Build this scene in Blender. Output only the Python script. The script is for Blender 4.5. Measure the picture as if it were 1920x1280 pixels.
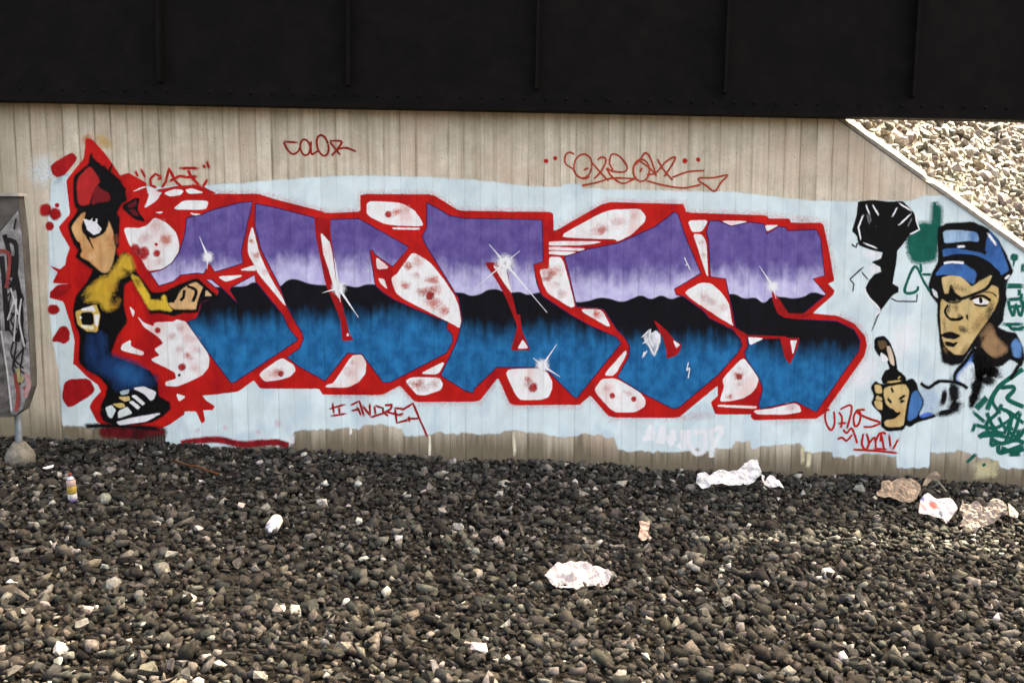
import bpy, bmesh, math, random
import numpy as np
from mathutils import Vector, Matrix, noise
from mathutils.geometry import delaunay_2d_cdt

random.seed(7)
rng = np.random.default_rng(7)
for o in list(bpy.data.objects):
    bpy.data.objects.remove(o)
S = bpy.context.scene
C = S.collection

# ------------------------------------------------------------------ camera
F, CW, CH = 1900.0, 1920.0, 1280.0           # focal length in photo pixels
PITCH = math.radians(6.5)
CAM = Vector((0.0, -7.0, 1.64))
cd = bpy.data.cameras.new('camera'); cam = bpy.data.objects.new('camera', cd); C.objects.link(cam)
cd.sensor_width = 36.0; cd.lens = 36.0 * F / CW; cd.clip_start = 0.05; cd.clip_end = 500
cam.location = CAM; cam.rotation_euler = (math.pi / 2 - PITCH, 0, 0)
S.camera = cam

# ------------------------------------------------------------------ light
SUN = Vector((0.42, 0.52, 0.74)).normalized()
w = bpy.data.worlds.new('World'); S.world = w; w.use_nodes = True
nt = w.node_tree; bg = nt.nodes['Background']
sky = nt.nodes.new('ShaderNodeTexSky'); sky.sky_type = 'NISHITA'; sky.sun_disc = False
sky.sun_elevation = math.asin(SUN.z); sky.sun_rotation = math.atan2(SUN.x, SUN.y)
sky.air_density = 0.5; sky.dust_density = 9.0; sky.ozone_density = 0.0
nt.links.new(sky.outputs[0], bg.inputs[0]); bg.inputs[1].default_value = 0.15
sd = bpy.data.lights.new('sun', 'SUN'); so = bpy.data.objects.new('sun', sd); C.objects.link(so)
sd.energy = 2.2; sd.angle = math.radians(0.6); sd.color = (1.0, 0.96, 0.90)
so.rotation_euler = SUN.to_track_quat('Z', 'Y').to_euler(); so.location = (4, 5, 9)
vs = S.view_settings
vs.view_transform = 'Standard'; vs.look = 'None'; vs.gamma = 1.0; vs.use_curve_mapping = False
vs.exposure = 3.38
vs.use_white_balance = True; vs.white_balance_temperature = 8500; vs.white_balance_tint = 6
S.cycles.transparent_max_bounces = 24
S.cycles.max_bounces = 6

# ------------------------------------------------------------------ photo measurements to the wall and ground
cp, sp = math.cos(PITCH), math.sin(PITCH)
def ray(px, py):
    u, v = (px - 960) / F, (640 - py) / F
    return Vector((u, cp + v * sp, -sp + v * cp))
def wall(px, py, y=0.0):
    d = ray(px, py); t = (y - CAM.y) / d.y
    return CAM + d * t
a_, b_ = wall(61, 818), wall(1872, 905)
GS = (b_.z - a_.z) / (b_.x - a_.x); G0 = a_.z - GS * a_.x
def gz(x): return G0 + GS * x
def ground(px, py, lift=0.0):
    d = ray(px, py); t = (G0 + GS * CAM.x + lift - CAM.z) / (d.z - GS * d.x)
    return CAM + d * t
TILE = {'T1': (230, 350, 5), 'T2': (230, 550, 5), 'T3': (560, 350, 5), 'T4': (560, 550, 5), 'T5': (890, 350, 5), 'T6': (890, 550, 5),
        'T7': (1250, 350, 5), 'T8': (1250, 550, 5), 'F1': (0, 190, 4.571), 'F2': (0, 440, 4.571), 'F3': (0, 680, 4.571),
        'R1': (1500, 190, 4.571), 'R2': (1500, 440, 4.571), 'R3': (1500, 680, 4.571), 'A1': (500, 230, 5), 'A2': (1000, 230, 5),
        'A3': (580, 700, 5), 'A4': (1150, 720, 5), 'A5': (230, 720, 5), 'L4': (1620, 860, 6.4), 'L3': (1280, 840, 9.143),
        'L2': (960, 930, 6.4), 'H': (1720, 420, 2.91), 'P': (0, 0, 1)}
def pts(s):
    """'T1 10,20 30,40 T2 5,6' -> measured points"""
    out, t = [], TILE['P']
    for k in s.split():
        if ',' in k:
            x, y = k.split(','); out.append((t[0] + float(x) / t[2], t[1] + float(y) / t[2]))
        else:
            t = TILE[k]
    return out

# ------------------------------------------------------------------ materials
def lin(c):
    c /= 255.0
    return c / 12.92 if c <= 0.04045 else ((c + 0.055) / 1.055) ** 2.4
KW = 0.90
def col(r, g, b, k=KW):
    return tuple(min(lin(v) / k, 0.86) for v in (r, g, b)) + (1.0,)
def N(nt, typ, **kw):
    n = nt.nodes.new(typ)
    for k, v in kw.items(): setattr(n, k, v)
    return n
def newmat(name, rough=0.7):
    m = bpy.data.materials.new(name); m.use_nodes = True
    nt = m.node_tree; p = nt.nodes['Principled BSDF']
    p.inputs['Roughness'].default_value = rough
    p.inputs['Specular IOR Level'].default_value = 0.12
    return m, nt, p
def mathn(nt, op, a, b=None, c=None, clamp=False):
    n = N(nt, 'ShaderNodeMath', operation=op); n.use_clamp = clamp
    for i, v in enumerate((a, b, c)):
        if v is None: continue
        if isinstance(v, (int, float)): n.inputs[i].default_value = v
        else: nt.links.new(v, n.inputs[i])
    return n.outputs[0]
def maprange(nt, v, a, b, c=0.0, d=1.0, smooth=True):
    n = N(nt, 'ShaderNodeMapRange', interpolation_type='SMOOTHSTEP' if smooth else 'LINEAR')
    nt.links.new(v, n.inputs[0])
    for i, x in zip((1, 2, 3, 4), (a, b, c, d)): n.inputs[i].default_value = x
    return n.outputs[0]
def mixc(nt, f, a, b, mode='MIX'):
    n = N(nt, 'ShaderNodeMix', data_type='RGBA', blend_type=mode)
    for i, v in ((0, f), (6, a), (7, b)):
        if isinstance(v, (int, float, tuple)): n.inputs[i].default_value = v
        else: nt.links.new(v, n.inputs[i])
    return n.outputs[2]
def noisen(nt, vec, scale, detail=3, rough=0.55):
    n = N(nt, 'ShaderNodeTexNoise'); n.inputs['Scale'].default_value = scale
    n.inputs['Detail'].default_value = detail; n.inputs['Roughness'].default_value = rough
    if vec is not None: nt.links.new(vec, n.inputs['Vector'])
    return n.outputs[0]
def scaled(nt, vec, x, y, z):
    n = N(nt, 'ShaderNodeVectorMath', operation='MULTIPLY'); nt.links.new(vec, n.inputs[0])
    n.inputs[1].default_value = (x, y, z); return n.outputs[0]

BW = 0.109                                   # width of one formwork board
def make_board_group():
    g = bpy.data.node_groups.new('board_relief', 'ShaderNodeTree')
    for nm in ('Tone', 'Height', 'Seam', 'Id'):
        g.interface.new_socket(nm, in_out='OUTPUT', socket_type='NodeSocketFloat')
    o = g.nodes.new('NodeGroupOutput')
    geo = N(g, 'ShaderNodeNewGeometry'); sep = N(g, 'ShaderNodeSeparateXYZ'); g.links.new(geo.outputs['Position'], sep.inputs[0])
    q = mathn(g, 'DIVIDE', sep.outputs[0], BW); fl = mathn(g, 'FLOOR', q); fr = mathn(g, 'FRACT', q)
    wn = N(g, 'ShaderNodeTexWhiteNoise', noise_dimensions='1D'); g.links.new(fl, wn.inputs['W'])
    tone = wn.outputs['Value']
    dist = mathn(g, 'SUBTRACT', 0.5, mathn(g, 'ABSOLUTE', mathn(g, 'SUBTRACT', fr, 0.5)))
    st = scaled(g, geo.outputs['Position'], 14, 1, 0.9)
    seam0 = maprange(g, mathn(g, 'ADD', dist, mathn(g, 'MULTIPLY', mathn(g, 'SUBTRACT', noisen(g, scaled(g, geo.outputs['Position'], 20, 1, 6), 1.0, 4), 0.5), 0.10)), 0.0, 0.10, 1.0, 0.0)
    seam = mathn(g, 'MULTIPLY', seam0, maprange(g, noisen(g, st, 2.2, 3), 0.38, 0.62))
    grain = noisen(g, scaled(g, geo.outputs['Position'], 70, 10, 3.0), 1.0, 5, 0.65)
    pit = noisen(g, geo.outputs['Position'], 60, 2)
    h = mathn(g, 'ADD', mathn(g, 'MULTIPLY', tone, 0.5), mathn(g, 'MULTIPLY', grain, 0.35))
    h = mathn(g, 'ADD', h, mathn(g, 'MULTIPLY', pit, 0.15))
    h = mathn(g, 'SUBTRACT', h, mathn(g, 'MULTIPLY', seam0, 0.8))
    for nm, v in (('Tone', tone), ('Height', h), ('Seam', seam), ('Id', fl)): g.links.new(v, o.inputs[nm])
    return g
BG = make_board_group()
def board(nt):
    n = N(nt, 'ShaderNodeGroup'); n.node_tree = BG; return n.outputs
def bump(nt, p, h, strength, dist):
    b = N(nt, 'ShaderNodeBump'); b.inputs['Strength'].default_value = strength; b.inputs['Distance'].default_value = dist
    nt.links.new(h, b.inputs['Height']); nt.links.new(b.outputs[0], p.inputs['Normal'])

def concrete_mat():
    m, nt, p = newmat('board_marked_concrete', 0.9)
    geo = N(nt, 'ShaderNodeNewGeometry'); pos = geo.outputs['Position']
    b = board(nt)
    streak = noisen(nt, scaled(nt, pos, 22, 3, 0.55), 1.0, 5, 0.6)
    run = noisen(nt, scaled(nt, pos, 46, 3, 0.8), 1.0, 6, 0.68)
    blot = noisen(nt, scaled(nt, pos, 1.5, 1, 1.1), 1.6, 4)
    cloudy = noisen(nt, scaled(nt, pos, 5, 1, 4.0), 1.3, 7, 0.72)
    fine = noisen(nt, pos, 95, 3, 0.7)
    tone = mathn(nt, 'ADD', mathn(nt, 'MULTIPLY', b['Tone'], 0.42), mathn(nt, 'MULTIPLY', maprange(nt, cloudy, 0.34, 0.66), 0.58))
    c = mixc(nt, tone, col(180, 168, 147), col(224, 211, 190))
    c = mixc(nt, maprange(nt, run, 0.46, 0.74), c, mixc(nt, 0.45, c, col(138, 125, 105)))
    c = mixc(nt, maprange(nt, run, 0.40, 0.26), c, mixc(nt, 0.3, c, col(236, 224, 202)))
    c = mixc(nt, maprange(nt, streak, 0.45, 0.72), c, mixc(nt, 0.55, c, col(146, 130, 104)))
    c = mixc(nt, maprange(nt, blot, 0.48, 0.70), c, mixc(nt, 0.5, c, col(200, 172, 148)))
    c = mixc(nt, maprange(nt, fine, 0.55, 0.72), c, mixc(nt, 0.45, c, col(118, 106, 88)))
    wn2 = N(nt, 'ShaderNodeTexWhiteNoise', noise_dimensions='1D'); nt.links.new(mathn(nt, 'ADD', b['Id'], 17.3), wn2.inputs['W'])
    c = mixc(nt, mathn(nt, 'MULTIPLY', b['Seam'], mathn(nt, 'ADD', mathn(nt, 'MULTIPLY', wn2.outputs['Value'], 0.62), 0.08)), c, col(92, 78, 58))
    pit = N(nt, 'ShaderNodeTexVoronoi'); nt.links.new(pos, pit.inputs['Vector']); pit.inputs['Scale'].default_value = 22
    c = mixc(nt, mathn(nt, 'MULTIPLY', maprange(nt, pit.outputs['Distance'], 0.05, 0.10, 1, 0), maprange(nt, noisen(nt, pos, 7), 0.47, 0.58)), c, col(95, 85, 70))
    # splash grime on the foot of the wall: brown, ragged, running up board by board
    sep = N(nt, 'ShaderNodeSeparateXYZ'); nt.links.new(pos, sep.inputs[0])
    hgt = mathn(nt, 'SUBTRACT', sep.outputs[2], mathn(nt, 'ADD', mathn(nt, 'MULTIPLY', sep.outputs[0], GS), G0))
    rag = mathn(nt, 'ADD', mathn(nt, 'MULTIPLY', mathn(nt, 'SUBTRACT', streak, 0.5), 0.45), mathn(nt, 'MULTIPLY', mathn(nt, 'SUBTRACT', b['Tone'], 0.5), 0.08))
    grime = maprange(nt, mathn(nt, 'ADD', hgt, rag), 0.02, 0.30, 0.92, 0.0)
    c = mixc(nt, grime, c, col(100, 90, 73))
    # shade towards the cabinet end of the wall, painted into the concrete colour
    end_shade = maprange(nt, mathn(nt, 'ADD', sep.outputs[0], mathn(nt, 'MULTIPLY', mathn(nt, 'SUBTRACT', streak, 0.5), 0.9)), -3.65, -3.0, 0.7, 0.0)
    c = mixc(nt, end_shade, c, col(132, 122, 100))
    nt.links.new(c, p.inputs['Base Color'])
    bump(nt, p, mathn(nt, 'ADD', b['Height'], mathn(nt, 'MULTIPLY', cloudy, .6)), 0.7, 0.007)
    return m

def paint_mat(name, rgb, var=0.10, soft=False, rough=0.62, second=None, vscale=9.0, strength=1.0):
    """sprayed paint: mottled, follows the board marks; soft = its edge fades out with the 'cover' attribute"""
    m, nt, p = newmat(name, rough)
    geo = N(nt, 'ShaderNodeNewGeometry'); pos = geo.outputs['Position']
    b = board(nt)
    base = col(*rgb)
    n1 = noisen(nt, scaled(nt, pos, 1.6, 1, 1), vscale, 4, 0.6)
    lo = tuple(v * (1 - 1.9 * var) for v in base[:3]) + (1,)
    hi = tuple(min(v * (1 + 1.5 * var), 0.88) for v in base[:3]) + (1,)
    c = mixc(nt, maprange(nt, n1, 0.3, 0.7), lo, hi)
    if second: c = mixc(nt, maprange(nt, noisen(nt, scaled(nt, pos, 1, 1, 0.7), 5.0, 3), 0.48, 0.68), c, col(*second))
    k = mathn(nt, 'ADD', mathn(nt, 'MULTIPLY', b['Tone'], 0.09), 0.93)
    k = mathn(nt, 'SUBTRACT', k, mathn(nt, 'MULTIPLY', b['Seam'], 0.13))
    kc = N(nt, 'ShaderNodeCombineColor')
    for i in range(3): nt.links.new(k, kc.inputs[i])
    c = mixc(nt, 1.0, c, kc.outputs[0], 'MULTIPLY')
    fleck = maprange(nt, noisen(nt, pos, 70, 2), 0.70, 0.76)
    c = mixc(nt, mathn(nt, 'MULTIPLY', fleck, 0.22), c, col(150, 138, 120))
    nt.links.new(c, p.inputs['Base Color'])
    bump(nt, p, b['Height'], 0.35, 0.004)
    if soft:
        at = N(nt, 'ShaderNodeAttribute', attribute_name='cover')
        # spray edge: ever fewer fine droplets, about 2 mm each
        fl = N(nt, 'ShaderNodeVectorMath', operation='FLOOR'); nt.links.new(scaled(nt, pos, 450, 0, 450), fl.inputs[0])
        wn = N(nt, 'ShaderNodeTexWhiteNoise', noise_dimensions='3D'); nt.links.new(fl.outputs[0], wn.inputs['Vector'])
        cv = mathn(nt, 'MULTIPLY', at.outputs['Fac'], strength)
        nt.links.new(mathn(nt, 'GREATER_THAN', cv, mathn(nt, 'ADD', mathn(nt, 'MULTIPLY', wn.outputs['Value'], 0.96), 0.02)), p.inputs['Alpha'])
    return m

WAVE = "408,538 436,537 460,536 478,529 486,533 510,540 526,536 538,526 550,523 564,526 578,531 600,534 646,534 668,538 688,533 702,533 740,540 858,548 868,549 884,554 900,551 916,543 930,542 946,547 962,548 974,547 988,552 1002,550 1012,548 1050,556 1082,566 1102,564 1126,558 1140,559 1166,565 1186,559 1202,554 1220,560 1240,554 1258,560 1276,555 1320,552 1368,551 1376,551 1396,559 1416,558 1432,567 1446,557 1472,557 1484,559 1506,556 1524,548 1546,553 1640,556"
FADE = "408,600 470,600 540,596 600,592 700,592 780,592 860,612 920,622 1000,618 1080,616 1150,632 1250,636 1330,636 1390,640 1440,654 1520,656 1580,660 1640,668"
def letter_mat():
    m, nt, p = newmat('letter_fade_paint', 0.5)
    geo = N(nt, 'ShaderNodeNewGeometry'); pos = geo.outputs['Position']
    sep = N(nt, 'ShaderNodeSeparateXYZ'); nt.links.new(pos, sep.inputs[0])
    b = board(nt)
    def curve(s):
        P = [wall(x, y) for x, y in pts(s)]
        x0, x1 = P[0].x, P[-1].x; z0, z1 = 0.2, 1.8
        n = N(nt, 'ShaderNodeFloatCurve'); cv = n.mapping.curves[0]
        Q = [((q.x - x0) / (x1 - x0), (q.z - z0) / (z1 - z0)) for q in P]
        cv.points[0].location = Q[0]; cv.points[1].location = Q[-1]
        for q in Q[1:-1]: cv.points.new(*q)
        n.mapping.update()
        nt.links.new(maprange(nt, sep.outputs[0], x0, x1, 0, 1, False), n.inputs['Value'])
        return mathn(nt, 'ADD', mathn(nt, 'MULTIPLY', n.outputs[0], z1 - z0), z0)
    zb, zt = curve(WAVE), curve(FADE)
    d = mathn(nt, 'MULTIPLY', mathn(nt, 'SUBTRACT', sep.outputs[2], zb), 271.0)
    e = mathn(nt, 'MULTIPLY', mathn(nt, 'SUBTRACT', sep.outputs[2], zt), 271.0)
    cloud = noisen(nt, scaled(nt, pos, 1.6, 1, 0.9), 6.5, 5, 0.6)
    drip = noisen(nt, scaled(nt, pos, 14, 1, 1.3), 1.0, 5, 0.62)
    mott = noisen(nt, scaled(nt, pos, 12, 1, 9), 1.0, 5, 0.62)
    up = maprange(nt, mathn(nt, 'ADD', d, mathn(nt, 'ADD', mathn(nt, 'MULTIPLY', mathn(nt, 'SUBTRACT', cloud, 0.5), 70), mathn(nt, 'MULTIPLY', mathn(nt, 'SUBTRACT', drip, 0.5), 34))), 14, 66)
    purple = mixc(nt, maprange(nt, mott, 0.3, 0.72), col(80, 65, 128), col(108, 93, 152))
    lilac = mixc(nt, maprange(nt, mott, 0.3, 0.7), col(168, 162, 202), col(198, 195, 220))
    upper = mixc(nt, up, lilac, purple)
    dn = maprange(nt, mathn(nt, 'ADD', e, mathn(nt, 'ADD', mathn(nt, 'MULTIPLY', mathn(nt, 'SUBTRACT', drip, 0.5), 74), mathn(nt, 'MULTIPLY', mathn(nt, 'SUBTRACT', cloud, 0.5), 40))), -34, 24)
    blue = mixc(nt, maprange(nt, mott, 0.3, 0.72), col(4, 78, 124), col(16, 114, 166))
    navy = mixc(nt, maprange(nt, cloud, 0.35, 0.7), col(8, 8, 13), col(14, 14, 20))
    lower = mixc(nt, dn, blue, navy)
    c = mixc(nt, maprange(nt, d, -1.5, 1.5), lower, upper)
    k = mathn(nt, 'SUBTRACT', mathn(nt, 'ADD', mathn(nt, 'MULTIPLY', b['Tone'], 0.10), 0.93), mathn(nt, 'MULTIPLY', b['Seam'], 0.16))
    kc = N(nt, 'ShaderNodeCombineColor')
    for i in range(3): nt.links.new(k, kc.inputs[i])
    c = mixc(nt, 1.0, c, kc.outputs[0], 'MULTIPLY')
    nt.links.new(c, p.inputs['Base Color'])
    bump(nt, p, b['Height'], 0.35, 0.004)
    return m

MAT = {}
def pm(rgb, soft=False, var=0.08, second=None, strength=1.0):
    k = (rgb, soft, var, second, strength)
    if k not in MAT: MAT[k] = paint_mat('paint_%d_%d_%d%s' % (rgb + ('_soft' if soft else '',)), rgb, var, soft, second=second, strength=strength)
    return MAT[k]
RED = (186, 26, 22); DRED = (158, 20, 24); WHITE = (232, 226, 222); BLACK = (9, 8, 9); TEAL = (0, 88, 74); TAGRED = (176, 30, 26)

# ------------------------------------------------------------------ object helpers
def obj(name, verts, faces, mat, parent=None, smooth=False, cover=None):
    me = bpy.data.meshes.new(name); me.from_pydata([tuple(v) for v in verts], [], faces); me.update()
    if cover is not None:
        at = me.attributes.new('cover', 'FLOAT', 'POINT'); at.data.foreach_set('value', [float(c) for c in cover])
    o = bpy.data.objects.new(name, me); C.objects.link(o)
    if mat: me.materials.append(mat)
    if smooth: me.polygons.foreach_set('use_smooth', [True] * len(me.polygons))
    if parent: o.parent = parent
    return o
def bmobj(name, bm, mat, parent=None, smooth=False):
    me = bpy.data.meshes.new(name); bm.normal_update(); bm.to_mesh(me); bm.free()
    o = bpy.data.objects.new(name, me); C.objects.link(o); me.materials.append(mat)
    if smooth: me.polygons.foreach_set('use_smooth', [True] * len(me.polygons))
    if parent: o.parent = parent
    return o
def empty(name, loc=(0, 0, 0), rz=0):
    o = bpy.data.objects.new(name, None); C.objects.link(o); o.location = loc; o.rotation_euler.z = rz; o.empty_display_size = 0.1
    return o
def tag(o, label=None, cat=None, group=None, kind=None):
    for k, v in (('label', label), ('category', cat), ('group', group), ('kind', kind)):
        if v: o[k] = v
    return o
def box(bm, x0, x1, y0, y1, z0, z1):
    r = bmesh.ops.create_cube(bm, size=1.0)
    for v in r['verts']:
        v.co = Vector((x0 if v.co.x < 0 else x1, y0 if v.co.y < 0 else y1, z0 if v.co.z < 0 else z1))
    return r['verts']
def lathe(prof, n=24):
    v, f = [], []
    for r, z in prof:
        for i in range(n):
            a = 2 * math.pi * i / n; v.append((r * math.cos(a), r * math.sin(a), z))
    for k in range(len(prof) - 1):
        for i in range(n):
            j = (i + 1) % n; f.append((k * n + i, k * n + j, (k + 1) * n + j, (k + 1) * n + i))
    f.append(tuple(range(n - 1, -1, -1))); f.append(tuple((len(prof) - 1) * n + i for i in range(n)))
    return v, f

# ------------------------------------------------------------------ paint on the wall
PY0, PSTEP = 0.0022, 0.00016
def py(layer): return -(PY0 + PSTEP * layer)
def round_poly(P, k=0.16, it=2):
    for _ in range(it):
        Q = []
        n = len(P)
        for i in range(n):
            (ax, ay), (bx, by) = P[i], P[(i + 1) % n]
            Q.append((ax + (bx - ax) * k, ay + (by - ay) * k)); Q.append((bx - (bx - ax) * k, by - (by - ay) * k))
        P = Q
    return P
def catmull(P, closed, sub=6):
    n = len(P); out = []
    rngi = range(n) if closed else range(n - 1)
    for i in rngi:
        p0 = P[(i - 1) % n] if closed or i > 0 else P[i]
        p1 = P[i]; p2 = P[(i + 1) % n]
        p3 = P[(i + 2) % n] if closed or i + 2 < n else p2
        for s in range(sub):
            t = s / sub; t2, t3 = t * t, t * t * t
            out.append(tuple(0.5 * (2 * p1[j] + (p2[j] - p0[j]) * t + (2 * p0[j] - 5 * p1[j] + 4 * p2[j] - p3[j]) * t2 + (3 * p1[j] - p0[j] - 3 * p2[j] + p3[j]) * t3) for j in (0, 1)))
    if not closed: out.append(P[-1])
    return out
def wob(P, amp=0.6):
    return [(x + amp * noise.noise(Vector((x * .09, y * .09, 3.1))), y + amp * noise.noise(Vector((x * .09, y * .09, 8.7)))) for x, y in P]
def area(P):
    return 0.5 * sum(P[i][0] * P[(i + 1) % len(P)][1] - P[(i + 1) % len(P)][0] * P[i][1] for i in range(len(P)))
def shape(name, s, mat, layer, parent, mode='round', feather=0, label=None, P=None, k=0.16, ragged=False):
    P = P or pts(s)
    if ragged:
        Q = []
        for i in range(len(P)):
            (ax, ay), (bx, by) = P[i], P[(i + 1) % len(P)]; Q.append((ax, ay))
            if min(ay, by) > 780 or (max(ay, by) < 390 and max(ax, bx) < 1640):
                m_ = int(abs(bx - ax) / (7 if ay > 700 else 13)); amp = 5.0 if ay > 700 else 1.6
                for t in range(1, m_):
                    u = t / m_; x = ax + (bx - ax) * u; Q.append((x, ay + (by - ay) * u + amp * (noise.noise(Vector((x * .21, 5.5, 1))) + .7 * noise.noise(Vector((x * .06, 2.5, 4))))))
        P = Q
    if mode == 'round': P = round_poly(P, k)
    elif mode == 'curve': P = catmull(P, True, 5)
    P = wob(P)
    if area(P) < 0: P = P[::-1]          # clockwise on screen is anticlockwise facing the viewer after the flip below
    y = py(layer)
    def fill(Q):                           # robust triangles even where the traced line crosses itself
        r = delaunay_2d_cdt([Vector(q) for q in Q], [], [list(range(len(Q)))], 1, 1e-4)
        return [tuple(v) for v in r[0]], [tuple(f) for f in r[2]]
    if not feather:
        Q, T = fill(P)
        o = obj(name, [wall(a, b, y) for a, b in Q], [t[::-1] for t in T], mat, parent)
    else:
        Q, T = fill(P)
        V = [wall(a, b, y) for a, b in Q]; Fc = [t[::-1] for t in T]; cov = [1] * len(Q)
        # feathered rim: a ribbon riding on the outline, a hair behind the fill so that it never shares its plane
        n = len(P); nor = []
        for i in range(n):
            (ax, ay), (bx, by) = P[i - 1], P[(i + 1) % n]
            tx, ty = bx - ax, by - ay; l = math.hypot(tx, ty) or 1
            nor.append((ty / l, -tx / l))
        b0 = len(V)
        for i, (p, q) in enumerate(zip(P, nor)):
            V.append(wall(p[0] - q[0] * .3, p[1] - q[1] * .3, y + .00003)); cov.append(1)
            V.append(wall(p[0] + q[0] * feather, p[1] + q[1] * feather, y + .00004)); cov.append(0)
        for i in range(n):
            j = (i + 1) % n; Fc.append((b0 + 2 * i, b0 + 2 * i + 1, b0 + 2 * j + 1, b0 + 2 * j))
        o = obj(name, V, Fc, mat, parent, cover=cov)
    if label: o['label'] = label
    return o
def strokes(name, lst, mat, layer, parent, width=4.0, feather=1.2, label=None, curve=True, closed=False, taper=False):
    """lst: list of measured polylines; one painted mark of ribbons, each pass a hair above the one before"""
    V, Fc, cov = [], [], []
    yy = py(layer)
    for item in lst:
        wd = width
        if isinstance(item, tuple): item, wd = item
        P = pts(item) if isinstance(item, str) else item
        if curve and len(P) > 2: P = catmull(P, closed, 6)
        elif closed: P = P + [P[0]]
        else:
            Q = []
            for i in range(len(P) - 1):
                for s in range(4): Q.append((P[i][0] + (P[i + 1][0] - P[i][0]) * s / 4, P[i][1] + (P[i + 1][1] - P[i][1]) * s / 4))
            P = Q + [P[-1]]
        if closed and curve: P = P + [P[0], P[1]]
        n = len(P); base = len(V)
        for i, (x, y) in enumerate(P):
            (ax, ay), (bx, by) = P[max(i - 1, 0)], P[min(i + 1, n - 1)]
            tx, ty = bx - ax, by - ay; l = math.hypot(tx, ty) or 1
            nx, ny = -ty / l, tx / l
            u = i / (n - 1); h = wd * .56 * (1 + .18 * noise.noise(Vector((x * .05, y * .05, wd))))
            if taper: h *= max(0.12, (1 - u))
            end = 0.0 if (i in (0, n - 1) and not closed) else 1.0
            for off, c in ((-h - feather * .5, 0), (-max(h - feather * .5, h * .3), 1), (max(h - feather * .5, h * .3), 1), (h + feather * .5, 0)):
                V.append(wall(x + nx * off, y + ny * off, yy)); cov.append(c * (end if not taper else 1))
            yy -= 0.000003
        for i in range(n - 1):
            for k in range(3):
                q = base + i * 4 + k; Fc.append((q, q + 4, q + 5, q + 1))
        yy -= 0.00001
    o = obj(name, V, Fc, mat, parent, cover=cov)
    if label: o['label'] = label
    return o
def ell(cx, cy, rx, ry, rot=0, n=14, tile='P', a0=0, a1=360):
    t = TILE[tile]; out = []
    for i in range(n):
        a = math.radians(a0 + (a1 - a0) * i / n); x, y = rx * math.cos(a), ry * math.sin(a)
        r = math.radians(rot); out.append((t[0] + (cx + x * math.cos(r) - y * math.sin(r)) / t[2], t[1] + (cy + x * math.sin(r) + y * math.cos(r)) / t[2]))
    return out
def disc(name, cx, cy, r, mat, layer, parent, core=0.55, ry=None, rot=0, lumpy=.25):
    ry = ry or r; V, cov, f = [wall(cx, cy, py(layer))], [1], []
    n = 22; K_ = 7
    for k in range(1, K_ + 1):
        u = k / K_; c = 1.0 if u < core else max(0.0, (math.exp(-3.2 * ((u - core) / (1.001 - core)) ** 2) - math.exp(-3.2)) / (1 - math.exp(-3.2)))
        if core < .3: c *= .9
        for (x, y) in ell(cx, cy, r * u, ry * u, rot, n):
            lump = 1 + lumpy * noise.noise(Vector((x * .07 + cx, y * .07, 2.0)))
            V.append(wall(cx + (x - cx) * lump, cy + (y - cy) * lump, py(layer))); cov.append(c)
    for i in range(n):
        j = (i + 1) % n; f.append((0, 1 + i, 1 + j))
        for k in range(K_ - 1): f.append((1 + k * n + i, 1 + (k + 1) * n + i, 1 + (k + 1) * n + j, 1 + k * n + j))
    return obj(name, V, f, mat, parent, cover=cov)

# =================================================================== GROUND
def dirt_mat(name, c0, c1):
    m, nt, p = newmat(name, 0.95)
    geo = N(nt, 'ShaderNodeNewGeometry'); n = noisen(nt, geo.outputs['Position'], 18, 5, 0.7)
    nt.links.new(mixc(nt, maprange(nt, n, 0.3, 0.7), c0, c1), p.inputs['Base Color']); bump(nt, p, n, 0.8, 0.05)
    return m
gm = dirt_mat('dark_track_dirt', (0.010, 0.009, 0.008, 1), (0.026, 0.023, 0.019, 1))
gx = 60
g = obj('ground', [(-gx, -80, gz(-gx) - .03), (gx, -80, gz(gx) - .03), (gx, 0.3, gz(gx) - .03), (-gx, 0.3, gz(-gx) - .03)], [(0, 1, 2, 3)], gm)
tag(g, kind='structure')

def stone_mat(name, rough):
    m, nt, p = newmat(name, rough)
    at = N(nt, 'ShaderNodeAttribute', attribute_name='stone_colour')
    geo = N(nt, 'ShaderNodeNewGeometry')
    n = noisen(nt, geo.outputs['Position'], 55, 4, 0.65)
    c = mixc(nt, 1.0, at.outputs['Color'], mixc(nt, maprange(nt, n, 0.3, 0.7), (0.55, 0.54, 0.51, 1), (1.3, 1.28, 1.24, 1)), 'MULTIPLY')
    nt.links.new(c, p.inputs['Base Color']); bump(nt, p, noisen(nt, geo.outputs['Position'], 160, 3), 0.5, 0.003)
    return m
sm = stone_mat('crushed_stone', 0.85)
def templates(n, flat, seed):
    r = random.Random(seed); out = []
    for _ in range(n):
        bm = bmesh.new()
        ax = (1.0, r.uniform(.5, .95), r.uniform(*flat))
        for _ in range(r.choice((7, 8, 9, 10, 12))):
            v = Vector((r.gauss(0, 1), r.gauss(0, 1), r.gauss(0, 1))).normalized() * r.uniform(.80, 1.08)
            bm.verts.new((v.x * ax[0], v.y * ax[1], v.z * ax[2]))
        res = bmesh.ops.convex_hull(bm, input=bm.verts)
        junk = [e for e in res['geom_interior'] + res['geom_unused'] if isinstance(e, bmesh.types.BMVert)]
        bmesh.ops.delete(bm, geom=list(set(junk)), context='VERTS')
        bmesh.ops.triangulate(bm, faces=bm.faces)
        bm.verts.index_update()
        out.append((np.array([v.co[:] for v in bm.verts]), np.array([[v.index for v in f.verts] for f in bm.faces])))
        bm.free()
    return out
TPL = templates(28, (.45, .82), 3)
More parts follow.
